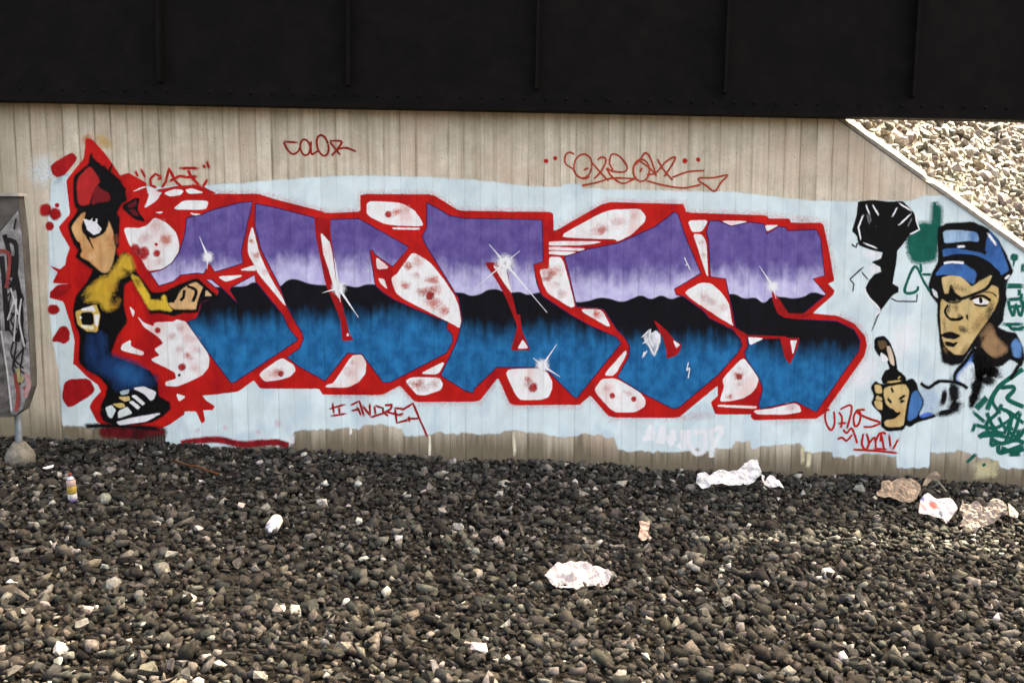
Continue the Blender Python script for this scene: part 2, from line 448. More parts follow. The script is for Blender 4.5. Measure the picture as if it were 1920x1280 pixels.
def rotmats(n, tilt, normal=None):
    yaw = rng.uniform(0, 2 * np.pi, n); tx = rng.normal(0, tilt, n); ty = rng.normal(0, tilt, n)
    cz, sz, cx, sx, cy, sy = np.cos(yaw), np.sin(yaw), np.cos(tx), np.sin(tx), np.cos(ty), np.sin(ty)
    Z = np.zeros(n); O = np.ones(n)
    Rz = np.stack([cz, -sz, Z, sz, cz, Z, Z, Z, O], 1).reshape(n, 3, 3)
    Rx = np.stack([O, Z, Z, Z, cx, -sx, Z, sx, cx], 1).reshape(n, 3, 3)
    Ry = np.stack([cy, Z, sy, Z, O, Z, -sy, Z, cy], 1).reshape(n, 3, 3)
    return Rx @ Ry @ Rz
def colour_attr(me, cols):
    at = me.attributes.new('stone_colour', 'FLOAT_COLOR', 'POINT')
    at.data.foreach_set('color', np.concatenate([cols, np.ones((len(cols), 1))], 1).astype(np.float32).ravel())
def stones_mesh(name, pos, size, cols, tilt, basis=None):
    n = len(pos); R = rotmats(n, tilt)
    if basis is not None: R = basis @ R
    kind = rng.integers(0, len(TPL), n)
    VV, FF, CC = [], [], []; off = 0
    for k, (tv, tf) in enumerate(TPL):
        idx = np.nonzero(kind == k)[0]
        if not len(idx): continue
        v = np.einsum('nij,kj->nki', R[idx], tv) * size[idx, None, None] + pos[idx, None, :]
        f = tf[None] + (off + np.arange(len(idx)) * len(tv))[:, None, None]
        VV.append(v.reshape(-1, 3)); FF.append(f.reshape(-1, 3)); CC.append(np.repeat(cols[idx], len(tv), 0)); off += len(idx) * len(tv)
    VV, FF, CC = np.concatenate(VV), np.concatenate(FF), np.concatenate(CC)
    me = bpy.data.meshes.new(name)
    me.vertices.add(len(VV)); me.vertices.foreach_set('co', VV.astype(np.float32).ravel())
    me.loops.add(FF.size); me.loops.foreach_set('vertex_index', FF.astype(np.int32).ravel())
    me.polygons.add(len(FF)); me.polygons.foreach_set('loop_start', (np.arange(len(FF)) * 3).astype(np.int32))
    me.update(calc_edges=True); colour_attr(me, CC); me.materials.append(sm)
    o = bpy.data.objects.new(name, me); C.objects.link(o)
    return o
PAL = np.array([[.013, .0125, .0115], [.022, .021, .019], [.036, .034, .030], [.020, .022, .021], [.030, .026, .022],
                [.055, .053, .049], [.085, .080, .069], [.080, .071, .064], [.14, .136, .127], [.30, .295, .28]])
def palette(n, wts):
    c = PAL[rng.choice(len(PAL), n, p=np.array(wts) / sum(wts))]
    return c * 1.12 * rng.uniform(.75, 1.25, (n, 1)) * rng.uniform(.94, 1.06, (n, 3))
# loose ballast on the flat: jittered rows, then a few bigger stones on top
sp_ = 0.0355
X, Y = np.meshgrid(np.arange(-6.2, 6.2, sp_), np.arange(-5.6, 0.0, sp_))
n = X.size
X = X.ravel() + rng.uniform(-.5, .5, n) * sp_ * 1.1; Y = Y.ravel() + rng.uniform(-.5, .5, n) * sp_ * 1.1
size = np.clip(rng.lognormal(math.log(.0245), .42, n), .010, .062)
Y = np.minimum(Y, -size * .9 - .006)
Zh = G0 + GS * X - .012 + rng.uniform(-.008, .016, n)
hump = np.array([noise.noise(Vector((a * 1.3, b * 1.3, 0))) for a, b in zip(X[::1], Y[::1])]) * .022
Zh = Zh + hump
gravel = stones_mesh('gravel', np.stack([X, Y, Zh], 1), size, palette(n, [15, 20, 20, 14, 6, 15, 5, 2.5, 5, 1.1]), .45)
tag(gravel, 'dark grey brown crushed ballast stones strewn with paler ones before the wall', 'gravel', kind='stuff')
# 300 stones that stand out most: each its own piece of the ground
TME = []
for k, (tv, tf) in enumerate(TPL):
    for ci in (2, 2, 5, 5, 5, 6, 7, 8, 8, 9):
        me = bpy.data.meshes.new('stone'); me.from_pydata([tuple(a) for a in tv], [], [tuple(map(int, a)) for a in tf]); me.update()
        colour_attr(me, np.repeat(palette(1, [1 if i == ci else 0 for i in range(10)]), len(tv), 0)); me.materials.append(sm); TME.append(me)
def put_stone(parent, loc, s, q):
    o = bpy.data.objects.new('stone', random.choice(TME)); C.objects.link(o); o.parent = parent
    o.matrix_basis = Matrix.Translation(loc) @ q.to_matrix().to_4x4() @ Matrix.Diagonal((s, s, s, 1))
    return o
from mathutils import Euler
for i in range(290):
    ppx, ppy = random.uniform(-40, 1960), 850 + 430 * random.random() ** 0.8
    q = ground(ppx, ppy)
    if q.y > -0.06: continue
    s = random.choice((.018, .022, .026, .03, .036, .045))
    put_stone(g, (q.x, q.y, gz(q.x) + .012 + .022 * noise.noise(Vector((q.x * 1.3, q.y * 1.3, 0)))), s, Euler((random.gauss(0, .4), random.gauss(0, .4), random.uniform(0, 6.3))))

# =================================================================== CONCRETE WALL
cm = concrete_mat()
WALL = empty('concrete_wall'); tag(WALL, 'board marked concrete retaining wall covered by a long graffiti mural', 'wall')
c0, c1 = wall(1571, 224), wall(1916, 470)                        # lower edge of the sloping cap
CS = (c1.z - c0.z) / (c1.x - c0.x)
def ctop(x): return min(c0.z + CS * (x - c0.x), 3.3)
xb = c0.x + (3.3 - c0.z) / CS
XR = 5.6
# solid body
prof = [(-7.5, -0.6), (XR, -0.9), (XR, ctop(XR) - .004), (xb, 3.296), (-7.5, 3.296)]
bv = [(x, 0.0, z) for x, z in prof] + [(x, 0.32, z) for x, z in prof]
obj('wall_body', bv, [(4, 3, 2, 1, 0), (5, 6, 7, 8, 9)] + [(i, (i + 1) % 5, 5 + (i + 1) % 5, 5 + i) for i in range(5)], cm, WALL)
i0, i1 = math.floor(-7.4 / BW), math.floor(XR / BW)
rb = random.Random(5)
for i in range(i0, i1):
    xa, xe = i * BW + .0007, (i + 1) * BW - .0007
    d = rb.uniform(.0004, .0019)
    za, ze = ctop(xa) - .004, ctop(xe) - .004
    zb = -0.5 + GS * xa
    vv = [(xa, -d, zb), (xe, -d, zb), (xe, -d, ze), (xa, -d, za), (xa - .0, .0, zb), (xe, .0, zb), (xe, .0, ze), (xa, .0, za)]
    obj('concrete_strip', vv, [(0, 1, 2, 3), (1, 5, 6, 2), (4, 0, 3, 7), (3, 2, 6, 7)], cm, WALL)
# sloping cap: chamfered edge and top
capm, nt_, p_ = newmat('pale_cap_concrete', 0.9)
geo_ = N(nt_, 'ShaderNodeNewGeometry'); nn_ = noisen(nt_, geo_.outputs['Position'], 30, 5, .7)
nt_.links.new(mixc(nt_, maprange(nt_, nn_, .3, .72), (.22, .20, .17, 1), (.36, .33, .285, 1)), p_.inputs['Base Color']); bump(nt_, p_, nn_, .4, .01)
nrm = Vector((-CS, 0, 1)).normalized()
def cap_ring(x):
    c = max(0.0, noise.noise(Vector((x * 9, 4, 0))) - .12) * .05 + .004 * noise.noise(Vector((x * 31, 1, 0))); e = .004 * noise.noise(Vector((x * 23, 7, 0)))
    b = Vector((x, 0, ctop(x)))
    return [b + Vector((0, -.012 + e, 0)), b + Vector((0, -.014 + c, 0)) + nrm * (.022 - c * .5), b + Vector((0, .035 + c, 0)) + nrm * (.066 - c), b + Vector((0, .34, 0)) + nrm * .07, b + Vector((0, .34, 0)) - nrm * .01]
xs = [xb + .02 + (XR - xb - .02) * i / 120 for i in range(121)]
V_, F_ = [], []
for x in xs: V_ += cap_ring(x)
for i in range(120):
    for k in range(5):
        a = i * 5 + k; b = i * 5 + (k + 1) % 5; F_.append((a, a + 5, b + 5, b))
F_ += [(0, 1, 2, 3, 4), tuple(120 * 5 + k for k in (4, 3, 2, 1, 0))]
tag(obj('cap', V_, F_, capm, WALL), 'pale sunlit sloping cap along the end of the wall')

# ---- pale background paint
BGC = (204, 219, 219)
bgpaint = paint_mat('pale_blue_background_paint', BGC, 0.05, True, second=(186, 203, 208), vscale=4)
bg_o = shape('painted_background', "P 97,338 120,326 160,322 230,352 300,352 383,349 440,346 A1 0,555 200,540 400,522 620,512 860,508 1500,516 1920,540 P 912,341 938,344 964,348 994,351 1053,352 1057,347 1088,347 1092,355 A2 900,635 1400,650 1900,656 T7 850,82 1300,132 1800,152 R1 500,857 950,860 1060,815 1255,812 1560,1040 1920,1287 P 1945,487 1945,880 1920,877 1876,875 1872,863 1846,856 1803,843 1743,846 1741,875 1683,876 1682,853 1636,850 1563,855 1561,846 1534,845 1508,844 1502,829 1460,832 1410,840 1408,825 1380,824 1370,840 1300,842 1270,846 1210,845 1160,841 1152,818 1120,812 1060,818 960,804 930,812 880,811 820,808 802,814 758,814 756,804 734,797 704,796 658,802 580,805 574,804 550,808 543,834 420,836 312,836 308,800 240,800 118,797 114,730 110,690 100,640 92,570 94,500 92,420",
    bgpaint, 0, WALL, k=.1, feather=3.5, ragged=True, label='pale blue undercoat field behind the mural')
washed = pm((205, 222, 226), True, .04, None, 0.55)
disc('painted_overspray', 85, 320, 46, washed, 0, WALL, .25, 42)
disc('painted_overspray', 1690, 640, 38, pm((245, 243, 238), True, .02, None, .8), 1, WALL, .2, 66, 30)
disc('painted_overspray', 1620, 700, 36, pm((245, 243, 238), True, .02, None, .8), 1, WALL, .2, 60, 35)
disc('painted_overspray', 1638, 478, 26, pm((245, 243, 238), True, .02, None, .8), 1, WALL, .25, 20)
disc('painted_overspray', 1640, 505, 22, pm((245, 243, 238), True, .02, None, .8), 2, WALL, .25, 20)
disc('painted_overspray', 195, 266, 26, pm((206, 164, 74), True, .05, None, .6), 0, WALL, .15, 18, 25)
disc('painted_overspray', 163, 262, 17, pm((190, 110, 50), True, .05, None, .7), 1, WALL, .15, 14)
# roller and drip marks along the lower edge
strokes('painted_drip', ["A3 1128,575 1130,680 1126,775"], pm((224, 214, 190), True), 2, WALL, 4.5, 1.2)
strokes('painted_drip', ["A3 392,480 386,580"], pm((228, 222, 214), True), 2, WALL, 4, 1.5)
strokes('painted_drip', ["P 962,804 966,858"], pm((214, 204, 178), True), 2, WALL, 5, 3)
strokes('painted_drip', ["A4 1840,620 1825,790"], pm((205, 196, 160), True), 2, WALL, 7, 3)
strokes('painted_drip', ["A4 1772,560 1775,760"], pm((205, 196, 160), True), 2, WALL, 6, 3)
strokes('painted_overspray', [("R3 1590,830 1600,1000", 40)], pm((200, 190, 150), True, .08, None, .8), 1, WALL, 40, 12)
strokes('painted_overspray', ["P 548,812 545,834"], pm((232, 230, 226), True), 2, WALL, 10, 5)

# ---- red outline field of the letters and the figure's halo
red2 = paint_mat('red_outline_paint', RED, 0.10, True, second=(158, 16, 22), vscale=3)
OUT = shape('painted_outline', "T1 800,70 1270,70 1400,112 1900,240 T3 200,245 290,250 580,235 580,72 1255,72 1500,225 1920,235 T5 735,240 738,428 1230,145 1920,165 T7 155,165 182,245 940,272 955,300 1150,300 1165,340 1465,340 1520,600 1570,880 1508,906 1572,972 1560,1012 1360,1188 T8 1600,212 1760,284 1860,400 1876,490 1850,590 1440,1170 820,1185 788,1150 800,1130 460,1130 415,1020 482,960 478,858 120,1155 80,1162 T6 1270,1160 1085,950 980,1042 336,1046 220,780 42,1012 T4 1090,1016 950,860 780,950 230,946 195,890 T2 1290,890 1228,810 1080,916 900,940 745,955 775,1000 860,1058 842,1090 752,1090 770,1190 742,1216 690,1102 580,1100 575,1130 440,1225 P 300,803 240,806 196,800 F3 830,500 770,375 800,320 868,245 840,185 760,128 640,10 F2 630,1110 642,900 600,740 545,570 430,540 430,490 500,430 600,420 450,412 498,322 430,268 512,300 562,262 572,190 602,110 540,10 F1 505,1080 602,965 570,680 640,590 720,490 738,320 790,330 880,430 950,520 1030,640 1100,615 1250,700 1262,790 1300,800 1230,915 1330,860 1390,780 1330,765 1500,740 1750,735 1850,790",
    red2, 3, WALL, k=.07, feather=1.3, label='red outline and shadow field round the letters and the figure')
hal = pm((196, 70, 60), True, .1, None, .22)
for part_ in ("T1 800,66 1270,66 1900,236 T3 290,246 580,231 580,68 1255,68 1500,221 1920,231 T5 740,236", "T5 742,425 1230,140 1920,160 T7 155,160 182,240 940,266 1150,296 1465,335 1520,600 1575,880", "T8 1600,205 1760,278 1866,400 1882,490 1856,590 1444,1175 820,1190", "T8 460,1136 120,1160 T6 1270,1166 1085,956 980,1048 336,1052 220,786 42,1018 T4 1090,1022 950,866 780,956 230,952"):
    strokes('painted_overspray', [part_], hal, 2, OUT, 6, 16, curve=False)
wm = paint_mat('white_highlight_paint', WHITE, 0.04, True, second=(222, 196, 190), vscale=14)
for s in ("T1 262,5 350,58 330,120 200,208 240,110", "T1 388,60 480,25 575,35 545,75 440,92", "T1 588,30 650,18 765,58 620,66",
    "T1 470,212 570,130 805,135 780,217", "T1 620,248 732,258 722,282", "T1 305,240 380,236 350,252", "T1 88,50 180,5 230,0",
    "T1 10,395 60,382 150,392 230,365 300,288 410,340 500,430 530,540 520,625 455,715 370,770 240,790 185,690 140,640 60,540",
    "T2 300,270 480,266 510,245 598,270 700,402 790,532 812,620 800,700 740,770 600,836 500,872 402,862 400,830 505,800 490,735 400,690 258,620 352,580 296,522 384,470 350,420 290,372 200,312 138,215 190,270 290,312",
    "T2 62,118 110,168 100,222", "T2 -4,480 76,432 74,500 200,550 185,582 -20,530", "T2 500,938 592,965 528,1012", "T2 1276,752 1490,600 1600,668 1618,720 1580,772 1500,802 1330,826",
    "T1 1090,782 1250,732 1252,790", "T1 890,842 1140,830 970,892", "T1 1215,362 1178,500 1174,620 1240,740 1270,812 1520,1112 1532,1100 1370,830 1270,600",
    "T3 640,140 880,145 970,160 1080,222 1140,300 1172,372 820,356 640,266", "T3 875,384 1134,388 1126,402 890,398", "T3 725,658 852,762 735,776", "T3 748,860 800,868 832,962 770,910",
    "T3 1060,624 1100,630 1230,710 1330,830 1460,1022 1500,1120 1522,1270 T4 1512,325 1440,282 920,18 T3 865,860 930,812 980,730",
    "T4 500,580 590,574 632,650 622,750 560,832 450,882 250,876 270,855 330,840", "T4 1136,752 1372,634 1310,756", "T4 1000,820 1060,786 1320,790 1352,850 1330,902 1200,950 1110,950",
    "T5 780,470 1240,220 1550,210 1604,280 1592,330 1480,440 1340,512 1320,490 1100,486", "T5 698,514 1212,514 1040,546 698,552", "T5 698,564 1032,580 1022,602 698,592", "T5 698,604 962,614 860,640 698,632",
    "T5 700,660 822,660 942,1120 900,1132 690,1000 640,900 608,778 700,770", "T6 275,715 590,702 680,740 727,830 720,902 690,970 620,996 408,996",
    "T6 972,148 1190,150 1284,332", "T6 1420,528 1422,570 1310,770 1208,766", "T6 1118,910 1190,802 1320,796 1540,920 1602,1000 1592,1060 1500,1112 1300,1112",
    "T7 198,318 392,315 330,420 240,425", "T7 250,445 330,450 370,520 388,850 366,800 290,560", "T7 510,322 775,324 610,366", "T7 922,364 1052,360 938,418",
    "T7 168,985 320,900 420,910 510,990 580,1090 610,1270 T8 628,305 500,230 230,50", "T8 715,598 790,690 862,790 842,870 800,930 720,980 600,1006 498,1012 540,880 524,800",
    "T8 478,1044 842,1056 836,1078 480,1058", "T8 810,1100 980,1082 1190,1030 1240,1050 1264,1110 1100,1132 850,1132"):
    shape('painted_highlight', s, wm, 4, OUT, feather=1.2, k=.14)
# pale lilac chip beside the fist belongs to the first letter
# ---- letters
LM = letter_mat()
LET = {}
dark_edge = pm((60, 22, 66), True)
def letter(key, s, label):
    o = shape('painted_letter', s, LM, 5, WALL, k=.06, label=label)
    strokes('letter_edge', [pts(s)], dark_edge, 6, o, 1.7, 1.2, curve=False, closed=True)
    LET[key] = o
    return o
letter('C', "T1 600,292 720,270 830,222 1090,152 1216,140 1200,230 1172,330 1150,450 1120,560 1114,620 1125,720 866,800 810,718 760,815 690,810 540,830 480,886 340,930 260,808 370,778 462,716 532,610 552,540 582,450", 'purple upper half of the first big letter C')
letter('C2', "T1 1030,936 1232,828 1248,890 1275,922 1500,1200 T2 1560,330 1640,424 1632,446 1050,832 1010,832 800,552 598,265 690,232 720,170 T1 742,1084 880,1044 905,972 780,872 836,872 930,950 1082,1096 1005,962", 'black and blue lower half of the first big letter C')
letter('H', "T1 1244,158 1400,188 1640,250 1780,286 T3 150,295 300,308 560,300 640,342 1036,568 880,750 716,636 690,590 668,600 712,890 730,940 800,1000 900,1062 1100,1152 1400,1272 T4 1384,322 1442,390 1442,455 1390,555 860,832 790,832 592,566 456,560 248,822 0,682 T2 1542,596 1662,508 1695,420 1682,370 1600,240 T1 1530,1098 1470,928 1300,598 1240,380", 'second big letter H, purple over black and blue')
letter('A', "T3 1202,150 1280,192 1420,272 1550,298 1920,302 T5 632,312 642,700 552,732 580,890 612,985 T6 634,22 900,202 1082,302 1330,410 1372,468 962,976 930,972 692,732 592,692 208,692 0,890 T4 1630,934 1560,910 1330,768 1482,452 1534,250 T3 1500,1040 1470,1000 1300,722 1200,562 1158,470 1200,385", 'third big letter A, purple over black and blue')
letter('O', "T5 842,660 1050,588 1340,530 1480,470 1700,370 1872,238 T7 108,258 182,482 312,790 318,815 70,962 90,1010 165,1034 340,1162 T8 400,232 620,342 692,430 704,492 662,562 482,762 110,1072 60,1082 T6 1800,1052 1550,922 1336,782 1442,602 1454,500 1412,420 1330,332 1232,182 1204,146 958,122 T5 940,1060 880,802", 'fourth big letter O, purple over black and blue')
letter('S', "T7 372,428 400,320 490,320 600,372 780,332 912,350 940,442 1050,372 1112,382 1132,412 1402,402 1442,482 1482,832 1370,862 1492,1002 1480,1022 T8 1278,190 1135,200 1100,220 1250,242 1600,262 1760,342 1812,440 1802,540 1700,682 1402,1112 1210,1012 880,1082 862,1040 900,900 872,802 738,600 730,542 762,495 752,400 645,322 T7 600,1080 552,862 410,842 392,500", 'fifth big letter S, purple over black and blue')
# counters and cut-ins: red with white inside
rc = pm(DRED, True, .12)
def counter(key, s, whites=()):
    o = shape('letter_counter', s, rc, 7, LET[key], feather=1.2, k=.08)
    for q in whites: shape('letter_glint', q, wm, 8, LET[key], feather=1.0, k=.1)
counter('H', "T3 148,292 298,300 294,420 312,550 352,850 390,1030 T4 430,200 475,380 515,435 412,445 396,250 300,20 T3 262,930 240,850 160,450", ["T3 205,428 290,520 310,602 342,832 388,1062 345,1000 290,802 230,622", "T4 458,372 474,396 452,400"])
counter('A', "T5 94,710 282,716 305,790 342,980 392,1200 T6 425,200 440,350 520,532 342,532 405,310 280,10 T5 202,870", ["T5 168,738 290,778 352,1002 290,920", "T6 450,432 502,512 404,516"])
counter('O', "T6 1680,250 1780,330 1880,450 1935,470 1925,540 1880,585 1802,606 1798,520 1770,420", ["T6 1860,440 1925,480 1890,510"])
counter('S', "T7 984,968 1012,1000 1072,1082 1142,1190 1280,1188 1362,1188 1250,1244 1100,1222 1040,1182 998,1080")
counter('S', "T8 1064,420 1245,415 1232,482 1160,660 1118,622 1088,500", ["T8 1158,440 1222,438 1182,575"])
counter('S', "T8 640,320 760,392 1120,404 1120,420 900,424 760,412 700,400", ["T8 762,410 912,422 782,484"])
# red mottling in the highlights
sp1 = pm((196, 84, 64), True, .1, None, .8); sp2 = pm((170, 34, 36), True, .1, None, .95)
for (t, x, y, r, m) in (('T1', 190, 622, 66, 0), ('T1', 320, 626, 36, 0), ('T1', 315, 540, 17, 0), ('T1', 120, 590, 55, 0), ('T1', 400, 500, 60, 1), ('T1', 330, 360, 70, 2), ('T1', 200, 480, 60, 2), ('T1', 340, 700, 50, 2),
    ('T2', 325, 345, 30, 0), ('T2', 555, 690, 38, 0), ('T2', 470, 400, 45, 2), ('T2', 540, 330, 50, 2), ('T2', 640, 420, 55, 2), ('T2', 700, 520, 45, 2), ('T2', 530, 520, 45, 2), ('T2', 690, 700, 45, 2), ('T2', 640, 610, 35, 2), ('T2', 600, 580, 30, 1), ('T2', 530, 765, 14, 3), ('T2', 1445, 735, 52, 1), ('T2', 1480, 750, 32, 0),
    ('T3', 840, 262, 34, 0), ('T3', 930, 240, 42, 1), ('T3', 1010, 210, 40, 2), ('T3', 1035, 750, 45, 1), ('T3', 1130, 690, 50, 2), ('T3', 1100, 820, 40, 2), ('T3', 1000, 925, 40, 1), ('T3', 1250, 880, 55, 1), ('T3', 1250, 960, 60, 1), ('T3', 1170, 985, 60, 1), ('T3', 1230, 1020, 45, 0), ('T3', 1270, 1090, 60, 1), ('T3', 1370, 1165, 50, 1),
    ('T4', 510, 650, 35, 2), ('T4', 480, 750, 60, 2), ('T4', 1110, 850, 55, 1), ('T4', 1170, 890, 45, 2), ('T4', 1270, 840, 45, 2),
    ('T5', 1190, 400, 60, 1), ('T5', 1360, 330, 70, 2), ('T5', 1500, 270, 50, 2), ('T5', 720, 800, 70, 1), ('T5', 680, 860, 55, 1), ('T5', 760, 920, 45, 2), ('T5', 820, 1000, 50, 2),
    ('T6', 500, 805, 40, 1), ('T6', 550, 880, 48, 0), ('T6', 500, 850, 45, 2), ('T6', 1140, 190, 45, 1), ('T6', 1292, 958, 28, 0), ('T6', 1490, 990, 30, 0), ('T6', 1240, 890, 35, 2), ('T6', 1450, 930, 40, 2),
    ('T7', 360, 1030, 60, 2), ('T7', 430, 1090, 50, 2), ('T7', 530, 1130, 45, 2), ('T7', 330, 520, 25, 2), ('T7', 345, 640, 22, 2),
    ('T8', 680, 770, 50, 1), ('T8', 680, 780, 30, 0), ('T8', 690, 710, 30, 2), ('T8', 605, 965, 30, 1), ('T8', 680, 850, 40, 2), ('T8', 1160, 1060, 45, 2),
    ('T1', 1205, 510, 30, 1), ('T1', 1250, 640, 40, 1), ('T1', 1330, 800, 45, 2)):
    tt = TILE[t]
    disc('painted_speckle', tt[0] + x / 5, tt[1] + y / 5, r / 5 * (1.15 if m in (0, 3) else 1.7), (sp2, sp1, pm((206, 158, 154), True, .1, None, .55), pm(BLACK, True))[m], 9, OUT, .6 if m in (0, 3) else .05, r / 5 * (1.15 if m in (0, 3) else 1.35), 0, .25 if m in (0, 3) else .8)
# scraped white patch on the O
scr = pm((226, 226, 226), True, .12)
sc_o = shape('paint_scrape', "T6 1590,420 1630,340 1660,380 1700,352 1735,380 1738,440 1716,520 1690,582 1650,560 1640,500 1600,452", pm((214, 214, 216), True, .12, (110, 120, 140)), 8, LET['O'], feather=2, k=.1)
strokes('paint_scrape', ["T6 1560,420 1640,340", "T6 1570,480 1650,400", "T6 1650,330 1640,420 1680,500", "T6 1590,540 1580,600", "T6 1620,530 1570,606", "T6 1690,370 1735,410 1715,500 1680,590", "T6 1610,440 1690,590"], scr, 9, LET['O'], 2.6, 1)
strokes('paint_scrape', ["T8 205,640 190,720 215,700 200,800", "T7 165,660 190,720 175,740", "T7 180,690 225,790"], scr, 9, LET['O'], 1.6, 1)
# sparkles
spk = pm((250, 250, 252), True, .01)
def sparkle(cx, cy, r, rays):
    o = disc('painted_sparkle', cx, cy, r * 1.45, spk, 10, WALL, .3, lumpy=.1)
    for (x, y, wd) in rays: strokes('sparkle_ray', ["P %f,%f %f,%f" % (cx, cy, x, y)], spk, 11, o, wd, 1.0, taper=True, curve=False)
sparkle(390, 482, 10, [(374, 444, 5), (388, 505, 4)])
sparkle(635, 540, 12, [(604, 549, 5), (672, 595, 5), (627, 485, 5), (638, 566, 4)])
sparkle(947, 493, 16, [(917, 458, 4), (1026, 586, 4), (893, 538, 3), (975, 470, 3), (950, 525, 4)])
sparkle(1017, 685, 12, [(1044, 645, 4), (1000, 671, 5), (1050, 706, 5)])
sparkle(1449, 537, 10, [(1424, 499, 4), (1455, 560, 3)])

# ---- walking figure with red cap
blk = pm(BLACK, True, .05)
FIG = shape('painted_figure', "F2 805,290 760,400 660,520 632,640 645,760 690,850 682,1090 740,1150 860,1215 F3 930,200 910,290 870,360 868,440 890,490 F3 1000,545 1150,525 1300,500 1400,450 1455,390 1450,345 1350,285 1345,180 F2 1345,1270 1285,1170 1100,1092 960,1045 948,1000 1000,862 1085,745 1052,600 1058,425 1130,380 1270,620 1290,672 1370,665 1490,690 1560,665 1690,660 1710,600 1740,560 1880,545 1790,470 1700,385 1660,385 1540,430 1400,500 1300,505 1150,300 1120,190 1065,150 1015,200 985,130 1015,90 F1 1010,1200 1020,1000 990,960 1040,870 1080,850 1060,740 1000,660 930,600 880,560 800,500 780,445 765,545 640,640 632,780 645,900 680,930 590,1060 600,1120 640,1230 F2 680,130 650,190 740,250 820,310",
    blk, 10, WALL, feather=3.5, k=.1, label='walking figure with red cap, yellow top and blue trousers')
def fpart(nm, s, rgb, layer=11, feather=3, second=None, k=.12, var=.08): return shape(nm, s, pm(rgb, True, var, second), layer, FIG, feather=feather, k=k)
fpart('cap', "F1 770,560 680,650 665,700 672,860 700,890 760,880 800,760 850,690 830,640", (176, 38, 38))
fpart('cap', "F1 830,720 870,760 930,790 940,850 850,860 790,880 800,800", (120, 26, 30))
fpart('face', "F1 700,965 615,1080 660,1190 F2 690,60 712,140 690,185 770,225 840,290 890,325 930,310 965,230 985,110 975,20 F1 950,1080 900,970 800,940", (206, 160, 108), second=(196, 134, 82))
fpart('eye_shadow', "F1 700,1075 728,1000 742,935 890,928 928,1040 890,1128 800,1172 740,1150 712,1115", BLACK, 12, 3)
strokes('eye_crease', [("F1 745,1140 770,1200 800,1262", 6)], blk, 13, FIG, 6, 2, taper=True)
fpart('eye', "F1 716,1008 770,1024 798,1002 832,1010 828,1045 868,1090 852,1126 802,1142 748,1098 736,1058", (240, 240, 240), 14, 1.5, k=.05)
disc('pupil', 176, 412, 4.5, blk, 15, FIG, .6)
disc('face_shade', 207, 455, 13, pm((170, 100, 62), True, .1, None, .55), 12, FIG, .1, 34, 0, .4)
disc('face_shade', 172, 480, 16, pm((226, 186, 140), True, .1, None, .6), 12, FIG, .1, 14, 0, .4)
fpart('cheek_mark', "F2 970,20 1000,0 1010,60 990,90", (110, 60, 44), 12, 4)
fpart('shirt', "F2 1068,185 1105,205 1135,285 1080,320 1000,355 965,450 1000,560 985,610 910,635 870,560 720,548 770,470 860,395 935,372 1005,280", (200, 160, 56), feather=10, second=(180, 128, 44))
fpart('sleeve', "F2 1125,345 1185,375 1275,520 1282,562 1400,572 1392,535 1412,525 1425,585 1475,655 1370,632 1285,642 1190,470", (212, 174, 60), feather=4)
fpart('hand', "F2 1640,425 1680,412 1735,455 1715,530 1685,635 1490,632 1445,590 1510,560 1560,470", (208, 166, 116), feather=3, second=(196, 140, 92))
fpart('thumb', "F2 1765,478 1812,520 1762,522", (214, 176, 130), feather=2, k=.06)
strokes('finger_line', [("F2 1745,455 1705,560 1690,635", 3), "F2 1480,520 1450,560 1500,570", "F2 1580,470 1570,540 1540,560", "F2 1600,440 1680,480 1650,580"], blk, 12, FIG, 5, 2)
disc('finger_line', 324, 556, 10, blk, 12, FIG, .5)
disc('shirt_shade', 214, 560, 14, blk, 12, FIG, .1, 26, 10, .4)
disc('shirt_shade', 236, 508, 16, pm(BLACK, True, .05, None, .7), 12, FIG, .1, 9, 20, .4)
disc('shirt_shade', 160, 556, 16, pm(BLACK, True, .05, None, .8), 12, FIG, .1, 10, -30, .4)
disc('sleeve_shade', 258, 530, 8, pm((90, 60, 20), True, .05, None, .7), 12, FIG, .1, 16, -30, .4)
bk = fpart('belt_buckle', "F2 648,662 820,598 855,690 832,830 745,825 670,770", (206, 172, 92), 12, 2, k=.08)
shape('buckle_glint', "F2 680,645 800,608 815,660 790,650", pm((240, 238, 230), True), 13, FIG, feather=2); shape('buckle_glint', "F2 810,690 850,680 830,790 815,760", pm((240, 238, 230), True), 13, FIG, feather=2)
shape('buckle_glint', "F2 690,775 800,785 800,810 720,800", pm((236, 226, 200), True), 13, FIG, feather=2)
shape('buckle_hole', "F2 690,668 795,668 805,768 705,770", blk, 14, FIG, feather=2); disc('buckle_glint', 151, 595, 3.5, spk, 15, FIG)
fpart('trousers', "F2 790,850 880,880 890,1040 1000,1075 1190,1140 1290,1240 F3 1310,130 1300,180 1110,185 1020,215 985,130 900,70 F2 800,1130 760,1050", (20, 54, 98), 11, 14, second=(12, 30, 60))
fpart('trousers', "F3 1010,40 1080,50 1190,110 1180,150 1060,140", (24, 80, 128), 12, 14)
